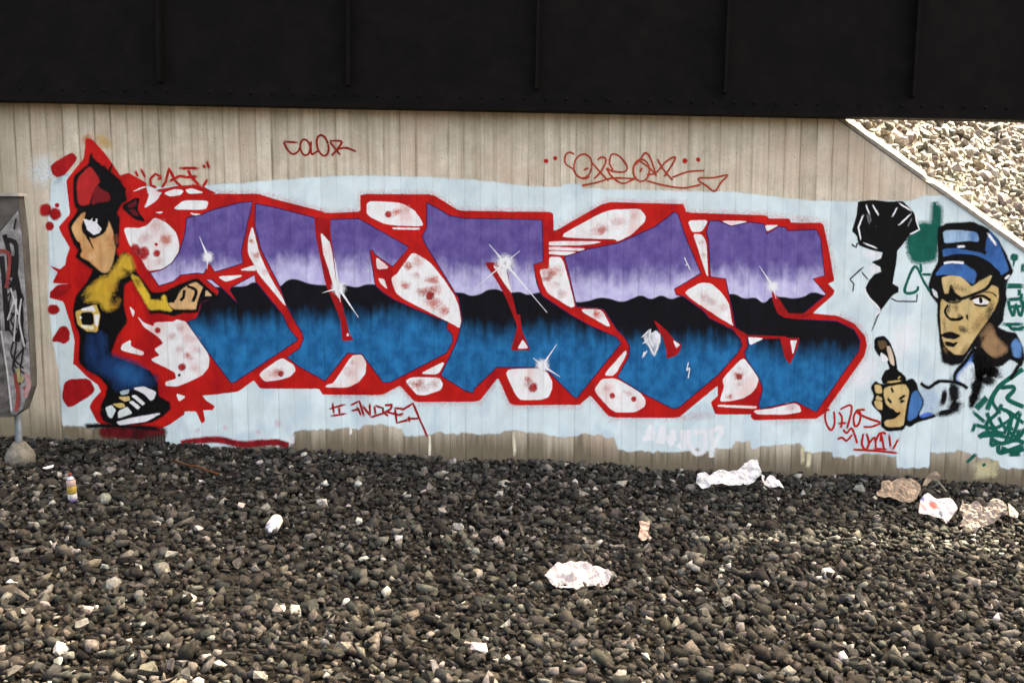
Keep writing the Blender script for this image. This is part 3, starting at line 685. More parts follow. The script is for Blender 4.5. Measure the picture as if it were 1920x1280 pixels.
for nm, s, rgb in (('shoe_toe', "F3 905,385 955,362 990,405 955,475 930,455", (206, 216, 216)), ('shoe_side', "F3 1012,420 1090,378 1130,430 1015,472", (206, 214, 210)), ('shoe_heel', "F3 1142,218 1230,204 1335,250 1322,300 1296,322 1235,262", (240, 238, 240)),
    ('shoe_stripe', "F3 1128,285 1160,276 1242,348 1220,362", (240, 240, 240)), ('shoe_stripe', "F3 1110,335 1140,328 1200,380 1180,396", (240, 240, 240)), ('shoe_tongue', "F3 1035,245 1105,228 1095,262 1040,272", (170, 190, 192)),
    ('shoe_lace', "F3 1015,295 1105,288 1112,318 1068,328", (206, 180, 116)), ('shoe_lace', "F3 965,352 1052,345 1072,372 1030,386", (200, 172, 104)), ('shoe_sole', "F3 1000,508 1140,472 1385,428 1250,502 1110,520 1030,532", (222, 222, 226))):
    fpart(nm, s, rgb, 12, 1.8, k=.1)
rib = shape('ribbon', "F1 1055,890 1130,850 1160,830 1195,835 1175,910 1190,960 1250,1030 1160,1010 1110,970 1055,920", blk, 10, FIG, feather=2)
shape('ribbon_fill', "F1 1090,900 1170,848 1165,890 1120,915", pm((96, 22, 30), True), 11, FIG, feather=2); shape('ribbon_fill', "F1 1110,930 1155,925 1190,985 1140,975", pm((96, 22, 30), True), 11, FIG, feather=2)
strokes('hair_wisp', ["F1 880,560 1000,700", "F1 920,600 1040,690", "F1 960,640 1080,760", "F1 1000,660 1070,840", "F1 930,620 960,540"], blk, 11, FIG, 7, 4, taper=True)
strokes('shoe_shadow', [("F3 720,540 1000,540 1380,565", 7)], blk, 9, FIG, 7, 5)
shape('shoe_shadow', "F3 860,560 1400,570 1410,610 1240,640 880,620", pm((92, 18, 22), True, .2, (40, 14, 18)), 8, FIG, feather=9)
strokes('shoe_shadow', ["F3 %d,600 %d,%d" % (x, x + random.randint(-6, 6), random.randint(690, 730)) for x in range(1255, 1420, 26)], pm((48, 44, 42), True), 9, FIG, 3, 2, curve=False)
# loose red marks left of the figure
for s in ("F1 435,560 470,525 620,440 662,490 560,622 490,652 450,620", "F2 430,520 500,432 622,430 545,520 430,542", "F3 560,150 762,134 820,245 592,390 530,300", "F2 470,862 520,790 560,785 595,830 592,905 545,932 500,910 445,915"):
    shape('painted_blob', s, rc, 4, OUT, feather=2)
for x, y, r, ry in ((86, 394, 12, 13), (103, 401, 12, 12), (107, 385, 4, 4), (93, 424, 8, 8), (101, 580, 11, 10)): disc('painted_blob', x, y, r * 1.12, rc, 5, OUT, .75, ry * 1.12)
strokes('painted_smear', ["A5 540,560 700,530 900,520 1100,560 1300,550 1450,545 1560,580"], pm((130, 22, 30), True, .2), 2, WALL, 11, 4)
for x, y, r in ((1450, 370, 60), (1270, 450, 40), (960, 410, 40), (700, 430, 40)): disc('painted_smear', 230 + x / 5, 720 + y / 5, r / 5, pm((206, 160, 170), True, .1, None, .5), 2, WALL, .2)

# ---- black hole with cracks
CR = shape('painted_crack', "R1 500,860 640,850 760,865 880,860 960,940 1000,1010 1020,1090 950,1130 880,1220 R2 830,140 820,250 790,420 842,450 842,490 800,510 770,540 690,650 612,830 680,650 640,590 560,470 592,400 640,340 700,318 690,270 615,235 700,205 712,150 620,130 505,90 R1 490,1150 448,1110 490,970",
    blk, 4, WALL, feather=1.8, k=.08, label='black broken hole with radiating white cracks')
wsp = pm((235, 238, 238), True, .02)
strokes('crack_line', ["R1 562,880 605,992", "R1 618,880 672,975", "R1 545,965 500,1080 525,1195", "R1 838,868 965,945", "R1 965,950 838,1072", "R1 835,905 788,995", "R1 540,1212 668,1262", "R1 990,960 1000,1030 1024,1100 940,1142", "R1 650,930 676,980"], wsp, 5, CR, 2.6, 1.2, curve=False)
strokes('crack_line', ["R1 962,995 918,1085", "R1 570,960 600,1060", "R1 585,950 615,1040"], pm((110, 112, 114), True), 5, CR, 2.4, 1.2, curve=False)
strokes('crack_line', ["R2 552,268 428,382 462,422 450,495", "R2 520,312 592,392", "R2 440,80 480,110 495,60", "R2 770,540 830,570 1000,572 1005,500"], blk, 5, CR, 2.2, 1.2, curve=False)
strokes('crack_glow', ["R2 555,460 570,520 640,590 682,650 640,700", "R2 700,170 560,160", "R2 690,300 590,330"], wsp, 5, CR, 3.2, 2)
strokes('crack_line', ["R2 660,700 612,830"], pm((120, 126, 128), True), 5, CR, 2.2, 2, taper=True)

# ---- man's head with blue cap, bottle in hand
HEAD = shape('painted_head', "R1 1190,1080 1262,1050 1480,1038 1600,1088 1690,1178 R2 1755,150 1825,315 1775,390 1760,500 1770,560 1745,640 1735,740 1690,790 1760,830 1850,845 1905,960 1920,1050 1895,1130 1850,1080 1800,1062 1700,1110 1640,1122 1690,1225 1600,1200 1540,1160 1480,1080 1520,960 1480,960 1390,1085 1300,1110 1235,1070 1205,960 1195,830 1180,700 1185,590 1120,510 1105,450 1130,340 1190,230 1180,0",
    blk, 4, WALL, feather=3, k=.1, label='scowling man with blue cap, goatee and long hair')
def hpart(nm, s, rgb, layer=5, feather=2.5, second=None, k=.12): return shape(nm, s, pm(rgb, True, .08, second), layer, HEAD, feather=feather, k=k)
hpart('cap_crown', "R1 1230,1112 1380,1108 1515,1128 1535,1200 1440,1190 1300,1205 1240,1212", (150, 180, 204), second=(80, 122, 170))
hpart('cap_crown', "R1 1630,1110 1700,1210 R2 1790,300 1725,345 1620,222 1480,170 1340,165 1230,190 1225,125 1330,120 1500,150 1590,165 1600,60", (50, 98, 156), second=(32, 72, 126))
hpart('cap_brim', "R2 1160,345 1222,262 1400,252 1512,322 1490,425 1380,358 1250,338", (52, 100, 160), second=(38, 78, 134))
strokes('cap_seam', ["R2 1225,230 1400,212 1560,280", "R2 1235,205 1340,180 1500,190 1600,240 1720,340", "R1 1560,1110 1545,1260 R2 1600,160"], blk, 6, HEAD, 5, 2)
strokes('cap_glint', ["R2 1340,105 1420,98", "R2 1230,245 1300,236 1410,242", "R2 1800,340 1755,385", "R1 1600,1120 1690,1240"], wsp, 7, HEAD, 4, 2)
hpart('face', "R2 1215,372 1300,350 1385,362 1472,452 1560,392 1645,348 1612,420 1695,455 1700,520 1690,580 1640,680 1560,790 1470,920 1400,1030 1330,1022 1245,955 1215,850 1205,700 1210,580 1240,500", (200, 174, 122), second=(188, 156, 98))
skin_sh = pm((120, 92, 58), True, .1, None, .65); dark_sh = pm((30, 26, 22), True, .1, None, .8)
hpart('brow', "H 120,360 150,384 172,380 184,328 204,378 244,402 232,424 205,432 172,428 142,408", BLACK, 6, 3)
strokes('brow', [("H 228,412 300,388 370,356 412,312", 6), ("H 118,350 128,392 160,412", 6)], blk, 7, HEAD, 6, 3)
for x, y, r, ry, a, m_ in ((212, 455, 26, 34, 10, 0), (168, 470, 13, 36, 10, 1), (235, 505, 24, 16, 20, 1), (248, 575, 40, 22, 20, 1), (330, 545, 34, 70, 35, 0), (392, 480, 26, 70, 25, 1), (150, 690, 20, 40, 0, 0), (255, 690, 20, 50, 25, 0), (230, 350, 44, 20, 20, 0), (150, 560, 14, 60, 0, 0), (355, 625, 22, 40, 30, 1)):
    disc('face_shade', 1720 + x / 2.91, 420 + y / 2.91, r / 2.91 * 1.3, (skin_sh, dark_sh)[m_], 6, HEAD, .1, ry / 2.91 * 1.3, a, .5)
strokes('nose', [("H 170,440 152,470 160,498 188,522 232,520 248,505", 4), ("H 268,490 276,525", 3)], blk, 7, HEAD, 4, 2)
hpart('nostril', "H 178,512 205,516 240,508 236,524 200,528", (20, 16, 14), 7, 2)
hpart('eye', "H 302,416 330,406 352,404 392,426 372,440 318,434", (240, 240, 240), 8, 1.2)
strokes('eye_line', [("H 284,412 318,398 358,392 404,420", 4.5), ("H 310,436 345,446 385,442", 3)], blk, 9, HEAD, 4, 1.5)
hpart('pupil', "H 338,402 352,402 356,424 346,432 338,424", BLACK, 10, 1)
strokes('eye_line', [("H 330,372 400,372 432,396", 3)], dark_sh, 7, HEAD, 3, 2)
hpart('mouth', "H 132,606 152,592 180,588 236,608 206,626 152,620", BLACK, 7, 2); hpart('mouth', "H 150,638 196,652 222,642 196,670 158,662", BLACK, 7, 2)
hpart('goatee', "H 134,692 150,718 190,738 258,712 244,756 182,766 140,746", BLACK, 7, 5)
hpart('neck', "R2 1550,880 1625,770 1665,880 1770,985 1700,1025 1650,1030 1600,1000", (150, 118, 84), 5, 8, second=(110, 84, 62))
hpart('ear_ring', "R2 1130,460 1170,490 1180,540 1150,520", (200, 204, 206), 6, 2)
hpart('collar', "R2 1820,930 1850,900 1890,950 1885,1040 1840,1050", (84, 128, 176), 6, 5)
BOD = shape('painted_jacket', "R2 1500,960 1340,1185 1345,1280 R3 1360,170 1480,110 1500,20", pm((60, 110, 180), True), 4, WALL, feather=8, label='pale jacket collar and folds drawn in black and blue under the head')
strokes('jacket_line', [("R2 1500,955 1420,1080 1330,1190 1330,1280", 6), "R3 1030,170 1100,212 1200,158 1360,175 1440,222", "R2 1640,1120 1720,1110 1800,1055 1890,1092", "R2 1890,1092 1840,1180 1800,1240"], blk, 6, BOD, 6, 3)
shade = pm((16, 15, 17), True, .1, None, 1.0)
for x, y, r, ry, a in ((1318, 250, 60, 130, -5), (1325, 370, 75, 70, 0), (1235, 300, 34, 90, 8), (1250, 420, 110, 34, -12), (1545, 60, 70, 110, 0), (1520, 190, 60, 120, 12), (1490, 300, 44, 80, 20), (1640, 70, 100, 60, 25), (1600, 150, 80, 50, 0)):
    disc('jacket_fold', 1500 + x / 4.571, 680 + y / 4.571, r / 4.571 * 1.2, shade, 5, BOD, .35, ry / 4.571 * 1.2, a, .5)
shape('hair_end', "H 300,680 360,690 405,745 440,800 400,842 365,810 345,880 322,960 288,1005 308,900 318,800", blk, 5, BOD, feather=7)
shape('jacket_sleeve', "H 20,905 60,900 110,960 90,1020 30,1030", pm((150, 176, 200), True, .1, None, .5), 3, BOD, feather=14)
disc('jacket_fold', 1845, 690, 20, shade, 5, BOD, .25, 34, -25, .4)
shape('jacket_fold', "R2 1480,1100 1500,1180 1520,1280 R3 1510,140 1400,190 1360,120", pm((208, 220, 224), True), 5, BOD, feather=10)
BOT = shape('painted_bottle', "R2 640,900 665,878 720,868 770,920 818,1055 830,1135 R3 830,60 905,120 905,175 715,185 698,140 730,70 R2 775,1150 735,1050 680,1042 640,975", blk, 4, WALL, feather=2, label='brown bottle with white foam held in a fist')
bp = lambda nm, s, rgb, L=5, f=2: shape(nm, s, pm(rgb, True), L, BOT, feather=f)
bp('bottle_cap', "R2 665,915 730,905 745,955 690,985", (96, 74, 48)); bp('bottle_neck', "R2 745,955 772,960 800,1060 808,1120 785,1110 765,1060", (206, 186, 164)); bp('foam', "R2 690,1010 740,1040 755,1075 700,1085", (242, 238, 230))
strokes('bottle_label', ["R3 740,170 880,150", "R3 860,110 840,140"], pm((200, 170, 110), True), 5, BOT, 3, 2)
FIST = shape('painted_fist', "R3 690,190 900,160 970,135 1000,190 1010,230 1065,335 1010,460 1150,440 1160,462 1000,505 945,545 905,530 885,575 745,582 695,540 705,445 610,350 640,285 608,205 650,158", blk, 4, WALL, feather=2.5, label='fist shaped like a grinning mug with blue sleeve')
fp = lambda nm, s, rgb, L=5, f=2, sec=None: shape(nm, s, pm(rgb, True, .08, sec), L, FIST, feather=f)
fp('fist_face', "R3 725,212 900,182 935,240 915,330 900,420 885,545 735,545 722,500 790,480 870,440 800,400 745,360 722,280", (200, 172, 118), 5, 2, (190, 150, 96))
fp('finger', "R3 640,190 690,195 705,260 650,255", (200, 172, 118)); fp('finger', "R3 635,325 700,330 705,400 660,390", (200, 172, 118)); fp('finger', "R3 660,280 700,300 700,320 650,310", (196, 168, 116))
strokes('fist_line', ["R3 745,300 790,350", "R3 840,320 910,270", "R3 740,470 800,470 860,420", "R3 780,400 810,410", "R3 780,205 800,260", "R3 850,335 900,325"], blk, 6, FIST, 4, 2)
fp('sleeve', "R3 960,270 1000,235 1050,335 1000,455 925,500 940,380", (62, 112, 166), 5, 3); fp('sleeve', "R3 1030,452 1090,430 1140,436 1060,462", (70, 110, 190), 5, 4)

# ---- sprayed tags
teal = pm(TEAL, True, .1); tagr = pm(TAGRED, True, .1); brown = pm((140, 34, 22), True, .1)
GT = shape('painted_patch', "R1 1150,858 1165,900 1202,912 1195,1085 1165,1270 R2 1150,212 975,232 940,150 R1 920,1160 1010,1130 1022,1050 1140,1062", teal, 3, WALL, feather=9, label='dark green sprayed patch beside the black hole')
strokes('painted_tag', ["R2 1112,485 1060,400 985,272 905,440 905,495 960,500 1005,475 1012,440", "R2 1030,340 1140,342", "R2 1030,230 1042,340"], teal, 5, WALL, 4.5, 1.5, 'dark green looped tag behind the blue cap')
strokes('painted_tag', [("R2 1745,438 1930,440", 8), "R2 1785,560 1800,640 1830,690 1850,600 1890,695 1925,560", "R2 1760,560 1930,545", "R2 1880,460 1880,530", "R2 1720,770 1930,765", "R2 1780,760 1830,810 1930,790", "R2 1910,240 1905,330", ("R2 1770,620 1925,610", 5), ("R2 1800,800 1925,815", 6), "R2 1900,500 1895,560 1925,640"], teal, 5, WALL, 5.5, 1.5, 'dark green tag of zigzags and bars beside the hair')
disc('painted_blob', 1901, 483, 9, teal, 5, WALL, .6); strokes('painted_drip', ["R2 1835,200 1830,280"], teal, 5, WALL, 3, 1.5)
strokes('painted_tag', [("R3 1915,50 1830,110 1720,190 1650,290 1600,410", 8), ("R3 1530,320 1580,370", 26), ("R3 1710,215 1820,205 1830,240 1780,310 1925,380", 7), "R3 1470,410 1600,520", "R3 1505,510 1475,600", "R3 1500,530 1660,560 1780,500 1890,410", "R3 1680,240 1650,330 1720,440", "R3 1730,350 1690,430 1600,520 1620,620", "R3 1760,400 1810,470 1740,620", "R3 1890,420 1850,560 1780,700", "R3 1540,630 1680,620 1820,650", "R3 1660,560 1640,700 1700,680", ("R3 1700,700 1720,770 1920,700", 7), ("R3 1780,780 1900,775", 9), "R3 1880,560 1860,650", "R3 1790,590 1870,640 1925,560", "R3 1700,460 1760,560 1830,560", ("R3 1520,770 1420,860", 5), ("R3 1600,420 1640,520 1700,600", 6), ("R3 1690,380 1810,430 1880,500", 6), ("R3 1530,640 1600,600 1760,610", 8), ("R3 1630,640 1720,690 1850,660 1925,690", 7), ("R3 1820,440 1800,560 1760,680", 6), ("R3 1720,730 1830,760 1925,730", 8), ("R3 1850,470 1925,520", 6), "R3 1570,860 1585,885"], teal, 5, WALL, 6, 1.5, 'dense dark green tag of crossed letters low on the wall')
strokes('painted_tag', ["A1 150,180 300,186", "A1 160,182 190,245 240,295 290,275 312,235", ell(360, 232, 46, 74, -8, tile='A1') + [ell(360, 232, 46, 74, -8, tile='A1')[0]], "A1 415,170 418,290 450,285 490,258", ell(525, 215, 52, 98, -14, tile='A1') + [ell(525, 215, 52, 98, -14, tile='A1')[0]], "A1 585,172 702,178 660,250 608,312", "A1 590,180 640,240 690,305", "A1 650,262 700,240 760,240 842,274"], brown, 1, WALL, 3.4, 1, 'thin brown red tag reading COLOR')
strokes('painted_tag', ["A2 385,297 335,280 298,315 300,380 340,415 375,435", ell(465, 408, 84, 112, 8, tile='A2') + [ell(465, 408, 84, 112, 8, tile='A2')[0]], "A2 370,430 410,495 480,528 530,500", "A2 550,372 630,470 708,548", "A2 565,532 640,450 682,350 640,325 600,352", "A2 690,425 740,455 850,462 878,410 810,318 735,298 715,380 750,450", "A2 680,420 740,510 840,570 940,530", ell(1012, 448, 76, 102, 0, tile='A2') + [ell(1012, 448, 76, 102, 0, tile='A2')[0]], "A2 950,400 1000,350 1050,285 1100,340 1155,510", "A2 990,352 1080,420 1150,485", "A2 1160,340 1220,440 1310,545", "A2 1060,490 1150,470 1240,370 1325,322 1310,380 1222,515", "A2 450,592 600,560 750,520 980,528", "A2 1050,540 1200,582 1380,612 1480,602 1572,580", "A2 1552,545 1560,520 1700,515 1820,492 1760,560 1700,642 1620,590 1548,545", "A2 1300,515 1450,460 1610,450", "A2 470,450 520,420", "A2 1000,470 1020,420"], pm((166, 60, 40), True, .1), 1, WALL, 3.0, 1.2, 'long looping pale red tag ending in an arrow')
for x, y, r in ((120, 360, 28), (205, 335, 26), (1420, 360, 32), (1545, 348, 28)): disc('tag_dot', 1000 + x / 5, 230 + y / 5, r / 5, tagr, 1, WALL, .5)
strokes('painted_tag', [("F1 1158,592 1185,652", 4), ("F1 1202,572 1250,662", 4), "F1 1390,650 1330,622 1288,665 1292,720 1345,742", "F1 1345,665 1390,660", "F1 1385,745 1420,690 1448,575 1500,680 1592,772", "F1 1440,690 1540,640 1600,650", "F1 1525,575 1712,572", "F1 1605,580 1640,650 1720,735", "F1 1570,655 1700,642", "F1 1640,715 1735,742 1782,660", "F1 1738,540 1760,575", "F1 1768,508 1795,580", "F1 1335,770 1500,740 1740,720"], tagr, 4, WALL, 4.5, 1.2, 'red tag in quotation marks above the outline', curve=False)
strokes('painted_tag', ["A3 215,265 232,385", "A3 172,336 352,284", "A3 275,310 285,392", "A3 190,402 365,370", "A3 382,300 468,258 518,412", "A3 440,300 492,402", "A3 388,352 482,328", "A3 490,290 570,395 565,268", "A3 608,292 622,402", "A3 560,416 692,372 690,325 612,298", "A3 700,298 775,292 762,332 700,372 745,400", "A3 690,350 880,400", "A3 800,312 820,462 942,430", "A3 780,322 902,332", "A3 815,395 890,372", "A3 852,352 972,280 1040,440 1112,604", "A3 900,424 1052,420", "A3 932,392 940,462"], pm((150, 24, 24), True, .1), 4, WALL, 3.6, 1, 'thin dark red tag reading ANDREA under the letters', curve=False)
strokes('painted_tag', ["R3 255,398 218,420 222,510 265,575 295,520 290,410", "R3 320,520 405,512", "R3 330,420 360,470 350,560", "R3 340,400 430,362 440,420 400,570", "R3 490,410 460,460 470,540 505,520 520,440 490,400", "R3 560,400 485,408 510,440 600,480 685,512 620,545 540,548", "R3 370,570 400,600 440,560 470,620 490,690", "R3 320,655 360,640 400,665 450,610", "R3 545,600 530,690 560,742 590,690 570,600", "R3 590,690 640,640 650,740", "R3 640,690 690,600 720,740", "R3 690,680 700,600 740,610", "R3 760,600 780,740", "R3 450,742 640,752 842,772", "R3 850,640 790,752", "R3 620,735 760,740"], tagr, 5, WALL, 3.6, 1, 'thin red signature reading CHAOS under the last letter')
wt = pm((252, 250, 248), True, .01, None, .95)
strokes('painted_tag', ["A4 270,512 310,500 350,400 372,480", "A4 290,500 400,505", "A4 410,560 440,470 460,400 470,500 450,560", "A4 500,480 520,520 545,560 560,430 570,540", "A4 650,425 660,520 662,600 600,560", "A4 710,420 700,520 730,590 780,650 850,620 862,520 855,440 800,450 750,440", "A4 895,470 950,430 1005,410 1012,450 960,540 925,620 922,690", "A4 900,470 960,560", "A4 780,570 820,560"], wt, 2, WALL, 8.5, 4, 'faint white tag sprayed low under the letters')

# =================================================================== BRIDGE GIRDER over the wall
gmt, nt_, p_ = newmat('black_brown_girder_paint', 0.55)
geo_ = N(nt_, 'ShaderNodeNewGeometry'); nn_ = noisen(nt_, geo_.outputs['Position'], 6, 5, .7)
nt_.links.new(mixc(nt_, maprange(nt_, nn_, .35, .75), (.0035, .003, .0028, 1), (.007, .0055, .005, 1)), p_.inputs['Base Color']); bump(nt_, p_, nn_, .2, .01); p_.inputs['Roughness'].default_value = .8; p_.inputs['Specular IOR Level'].default_value = .08
q0, q1 = wall(800, 203.5, -.16), wall(1920, 225.5, -.16)
GB = (q1.z - q0.z) / (q1.x - q0.x)
GR = empty('bridge_girder', (0, -.09, q0.z - GB * q0.x)); GR.rotation_euler.y = -math.atan(GB)
tag(GR, 'dark riveted steel bridge girder lying above the concrete wall', 'girder')
def gbox(nm, x0, x1, y0, y1, z0, z1):
    bm = bmesh.new(); box(bm, x0, x1, y0, y1, z0, z1); return bmobj(nm, bm, gmt, GR)
gbox('web', -9, 11, .0, .03, .035, 1.9); gbox('bottom_flange', -9, 11, -.07, .085, 0, .032); gbox('top_flange', -9, 11, -.10, .12, 1.902, 1.94)
gbox('flange_angle', -9, 11, -.012, -.001, .034, .14); gbox('added_shade_plate', -9, 11, .02, .045, 1.942, 2.75)  # unseen upper plate, added to heighten the girder so it shades the gravel
for i in range(16): gbox('stiffener', -8.6 + i * 1.25, -8.58 + i * 1.25, -.062, -.0015, .142, 1.9)
bm = bmesh.new(); bmesh.ops.create_icosphere(bm, subdivisions=1, radius=.014)
rv = bpy.data.meshes.new('rivet'); bm.to_mesh(rv); bm.free(); rv.materials.append(gmt)
for i in range(64):
    o = bpy.data.objects.new('rivet', rv); C.objects.link(o); o.parent = GR; o.location = (-4.4 + i * .14, -.012, .085); o.scale = (1, .6, 1)

# =================================================================== BALLAST SLOPE behind the wall end
K = 0.75
def slz(x, y): return min(c0.z + .03 + CS * (x - c0.x) + K * (y - .34), 4.6)
bs = dirt_mat('pale_ballast_dust', (.10, .095, .085, 1), (.20, .19, .17, 1))
nx, ny = 40, 30
V_ = [(1.0 + 13 * i / nx, .33 + 9 * j / ny, slz(1.0 + 13 * i / nx, .33 + 9 * j / ny) - .03) for j in range(ny + 1) for i in range(nx + 1)]
F_ = [(j * (nx + 1) + i, j * (nx + 1) + i + 1, (j + 1) * (nx + 1) + i + 1, (j + 1) * (nx + 1) + i) for j in range(ny) for i in range(nx)]
slope = obj('embankment', V_, F_, bs); tag(slope, kind='structure')
nv = Vector((-CS, -K, 1)).normalized(); ex = Vector((1, 0, CS)).normalized(); ey = nv.cross(ex)
basis = np.array([[ex.x, ey.x, nv.x], [ex.y, ey.y, nv.y], [ex.z, ey.z, nv.z]])
sp2_ = .068
X, Y = np.meshgrid(np.arange(1.6, 9.0, sp2_), np.arange(.36, 6.0, sp2_ * .95)); n = X.size
X = X.ravel() + rng.uniform(-.5, .5, n) * sp2_; Y = Y.ravel() + rng.uniform(-.4, .5, n) * sp2_
Zs = np.array([slz(a, b) for a, b in zip(X, Y)]) + rng.uniform(-.02, .03, n)
keep = Zs < 4.5; X, Y, Zs = X[keep], Y[keep], Zs[keep]; n = len(X)
PAL = np.array([[.25, .235, .215], [.31, .295, .27], [.36, .345, .32], [.29, .25, .215], [.17, .165, .155], [.40, .385, .36], [.25, .245, .235], [.30, .265, .23], [.28, .265, .25], [.38, .365, .34]])
PAL = PAL * np.array([.80, .825, .88])
slg = stones_mesh('ballast', np.stack([X, Y, Zs], 1), np.clip(rng.lognormal(math.log(.050), .30, n), .026, .09), palette(n, [1] * 10), .5, basis)
tag(slg, 'pale sunlit crushed stone heaped on the slope behind the wall end', 'ballast', kind='stuff')
TME = []
for k, (tv, tf) in enumerate(TPL):
    me = bpy.data.meshes.new('stone'); me.from_pydata([tuple(a) for a in tv], [], [tuple(map(int, a)) for a in tf]); me.update()
    colour_attr(me, np.repeat(palette(1, [1] * 10), len(tv), 0)); me.materials.append(sm); TME.append(me)
qb = Matrix([[basis[i][j] for j in range(3)] for i in range(3)])
for i in range(140):
    x, y = random.uniform(2.3, 5.2), random.uniform(.5, 3.2)
    if slz(x, y) > 4.4: continue
    put_stone(slope, (x, y, slz(x, y) + .03), random.uniform(.05, .085), (qb @ Euler((random.gauss(0, .4), random.gauss(0, .4), random.uniform(0, 6.3))).to_matrix()).to_euler())

# =================================================================== CABINET on a post at the wall's left end
def simple(name, c, rough=.6, metal=0.0, c2=None, sc=12):
    m, nt, p = newmat(name, rough); p.inputs['Metallic'].default_value = metal
    geo = N(nt, 'ShaderNodeNewGeometry'); n = noisen(nt, geo.outputs['Position'], sc, 5, .65)
    c2 = c2 or tuple(v * .62 for v in c[:3]) + (1,)
    nt.links.new(mixc(nt, maprange(nt, n, .34, .7), c2, c), p.inputs['Base Color']); bump(nt, p, n, .2, .004)
    return m
fb = ground(38, 864)
CY = fb.y
CAB = empty('trackside_cabinet', (fb.x, CY, gz(fb.x))); tag(CAB, 'grey metal cabinet on a post scrawled over with black and white paint', 'cabinet')
Mi = Matrix.Translation(CAB.location).inverted()
grey = simple('cabinet_grey', (.12, .115, .10, 1), .6, .0, (.07, .065, .06, 1), 9)
def cabpts(s, y): return [Mi @ wall(a, b, y) for a, b in pts(s)]
outl = "P -70,366 33,366 42,440 52,590 58,700 58,726 44,768 22,782 -70,782"
fr = cabpts(outl, CY - .10); bk_ = [v + Vector((0, .08, 0)) for v in fr]; k = len(fr)
obj('cabinet_body', fr + bk_, [tuple(range(k - 1, -1, -1)), tuple(range(k, 2 * k))] + [(i, (i + 1) % k, k + (i + 1) % k, k + i) for i in range(k)], grey, CAB)
top = cabpts("P -72,362 34,362 35,368 -72,368", CY - .125); tb = [v + Vector((0, .13, 0)) for v in top]
obj('cabinet_lid', top + tb, [(3, 2, 1, 0), (4, 5, 6, 7)] + [(i, (i + 1) % 4, 4 + (i + 1) % 4, 4 + i) for i in range(4)], simple('lid_grey', (.42, .40, .36, 1)), CAB)
def cabshape(nm, s, m, d): obj(nm, cabpts(s, CY - .10 - d)[::-1] if area(pts(s)) > 0 else cabpts(s, CY - .10 - d), [tuple(range(len(pts(s))))], m, CAB)
cabshape('painted_panel', "P 0,436 34,394 41,440 51,590 57,700 57,722 43,764 30,778 20,774 6,640 0,600", simple('scrawl_white', (.36, .345, .335, 1), .7, 0, (.16, .15, .145, 1), 22), .003)
cabshape('painted_panel', "P -60,440 0,436 0,600 6,640 20,774 -60,770", simple('scrawl_dark', (.16, .14, .13, 1), .7, 0, (.05, .045, .04, 1), 16), .003)
cabshape('cabinet_hood', "P -68,370 33,370 35,392 0,432 -68,440", simple('hood_grey', (.115, .105, .092, 1), .7), .004)
def cabstroke(lst, m, d, wd, nm='painted_scrawl'):
    yy = CY - .10 - d
    for s in lst:
        V, Fc = [], []; P = catmull(pts(s), False, 4) if len(pts(s)) > 2 else pts(s); n = len(P)
        for i, (x, y) in enumerate(P):
            (ax, ay), (bx, by) = P[max(i - 1, 0)], P[min(i + 1, n - 1)]; l = math.hypot(bx - ax, by - ay) or 1
            h = wd / 2 * (1 + .3 * noise.noise(Vector((x * .2, y * .2, wd))))
            nx_, ny_ = -(by - ay) / l * h, (bx - ax) / l * h
            V += [Mi @ wall(x + nx_, y + ny_, yy), Mi @ wall(x - nx_, y - ny_, yy)]; yy -= .00001
            if i: Fc.append((2 * i - 2, 2 * i, 2 * i + 1, 2 * i - 1))
        yy -= .0002
        obj(nm, V, Fc, m, CAB)
sb_ = simple('scrawl_black', (.018, .016, .016, 1), .6); sr_ = simple('scrawl_red', (.30, .06, .05, 1), .6); sw_ = simple('scrawl_pale', (.55, .53, .52, 1), .6)
cabstroke(["P 8,440 16,470 20,520", "P 14,450 30,460 28,520 18,540", "P 3,480 10,560 14,620", "P 22,480 34,540 40,600 32,640"], sb_, .006, 9)
cabstroke(["P 12,520 44,560 20,600 48,640 26,680 46,700", "P 30,520 16,580 40,600 20,660 44,690", "P 8,560 36,540 24,620", "P 34,560 44,640 36,700", "P 26,430 30,410", "P 10,610 30,640 24,690 38,720"], sb_, .009, 3)
cabstroke(["P 0,470 18,480 12,540", "P 28,700 34,740 30,770", "P 46,724 50,735"], sr_, .011, 7)
cabstroke(["P 14,600 30,560 26,640", "P 40,560 36,600 46,650", "P 2,620 14,700 22,770", "P 20,540 34,590"], sw_, .013, 3)
cabstroke(["P 34,690 36,715 44,706"], simple('scrawl_yellow', (.42, .36, .16, 1)), .014, 6)
cabstroke(["P 48,700 54,720 46,745"], simple('scrawl_pink', (.50, .28, .27, 1)), .014, 9)
zt = (wall(32, 776, CY) - CAB.location).z
v_, f_ = lathe([(.026, .03), (.021, .12), (.021, zt + .02)], 16)
obj('post', v_, f_, simple('galvanised_post', (.20, .235, .26, 1), .5, .2), CAB, True)
v_, f_ = lathe([(.085, -.05), (.088, .03), (.08, .062), (.05, .10), (.03, .125)], 24)
v_ = [tuple(Vector(q) * (1 + .10 * noise.noise(Vector(q) * 22))) for q in v_]
ft = obj('footing', v_, f_, simple('footing_concrete', (.24, .22, .18, 1), .9, 0, (.12, .11, .09, 1), 25), CAB, True)

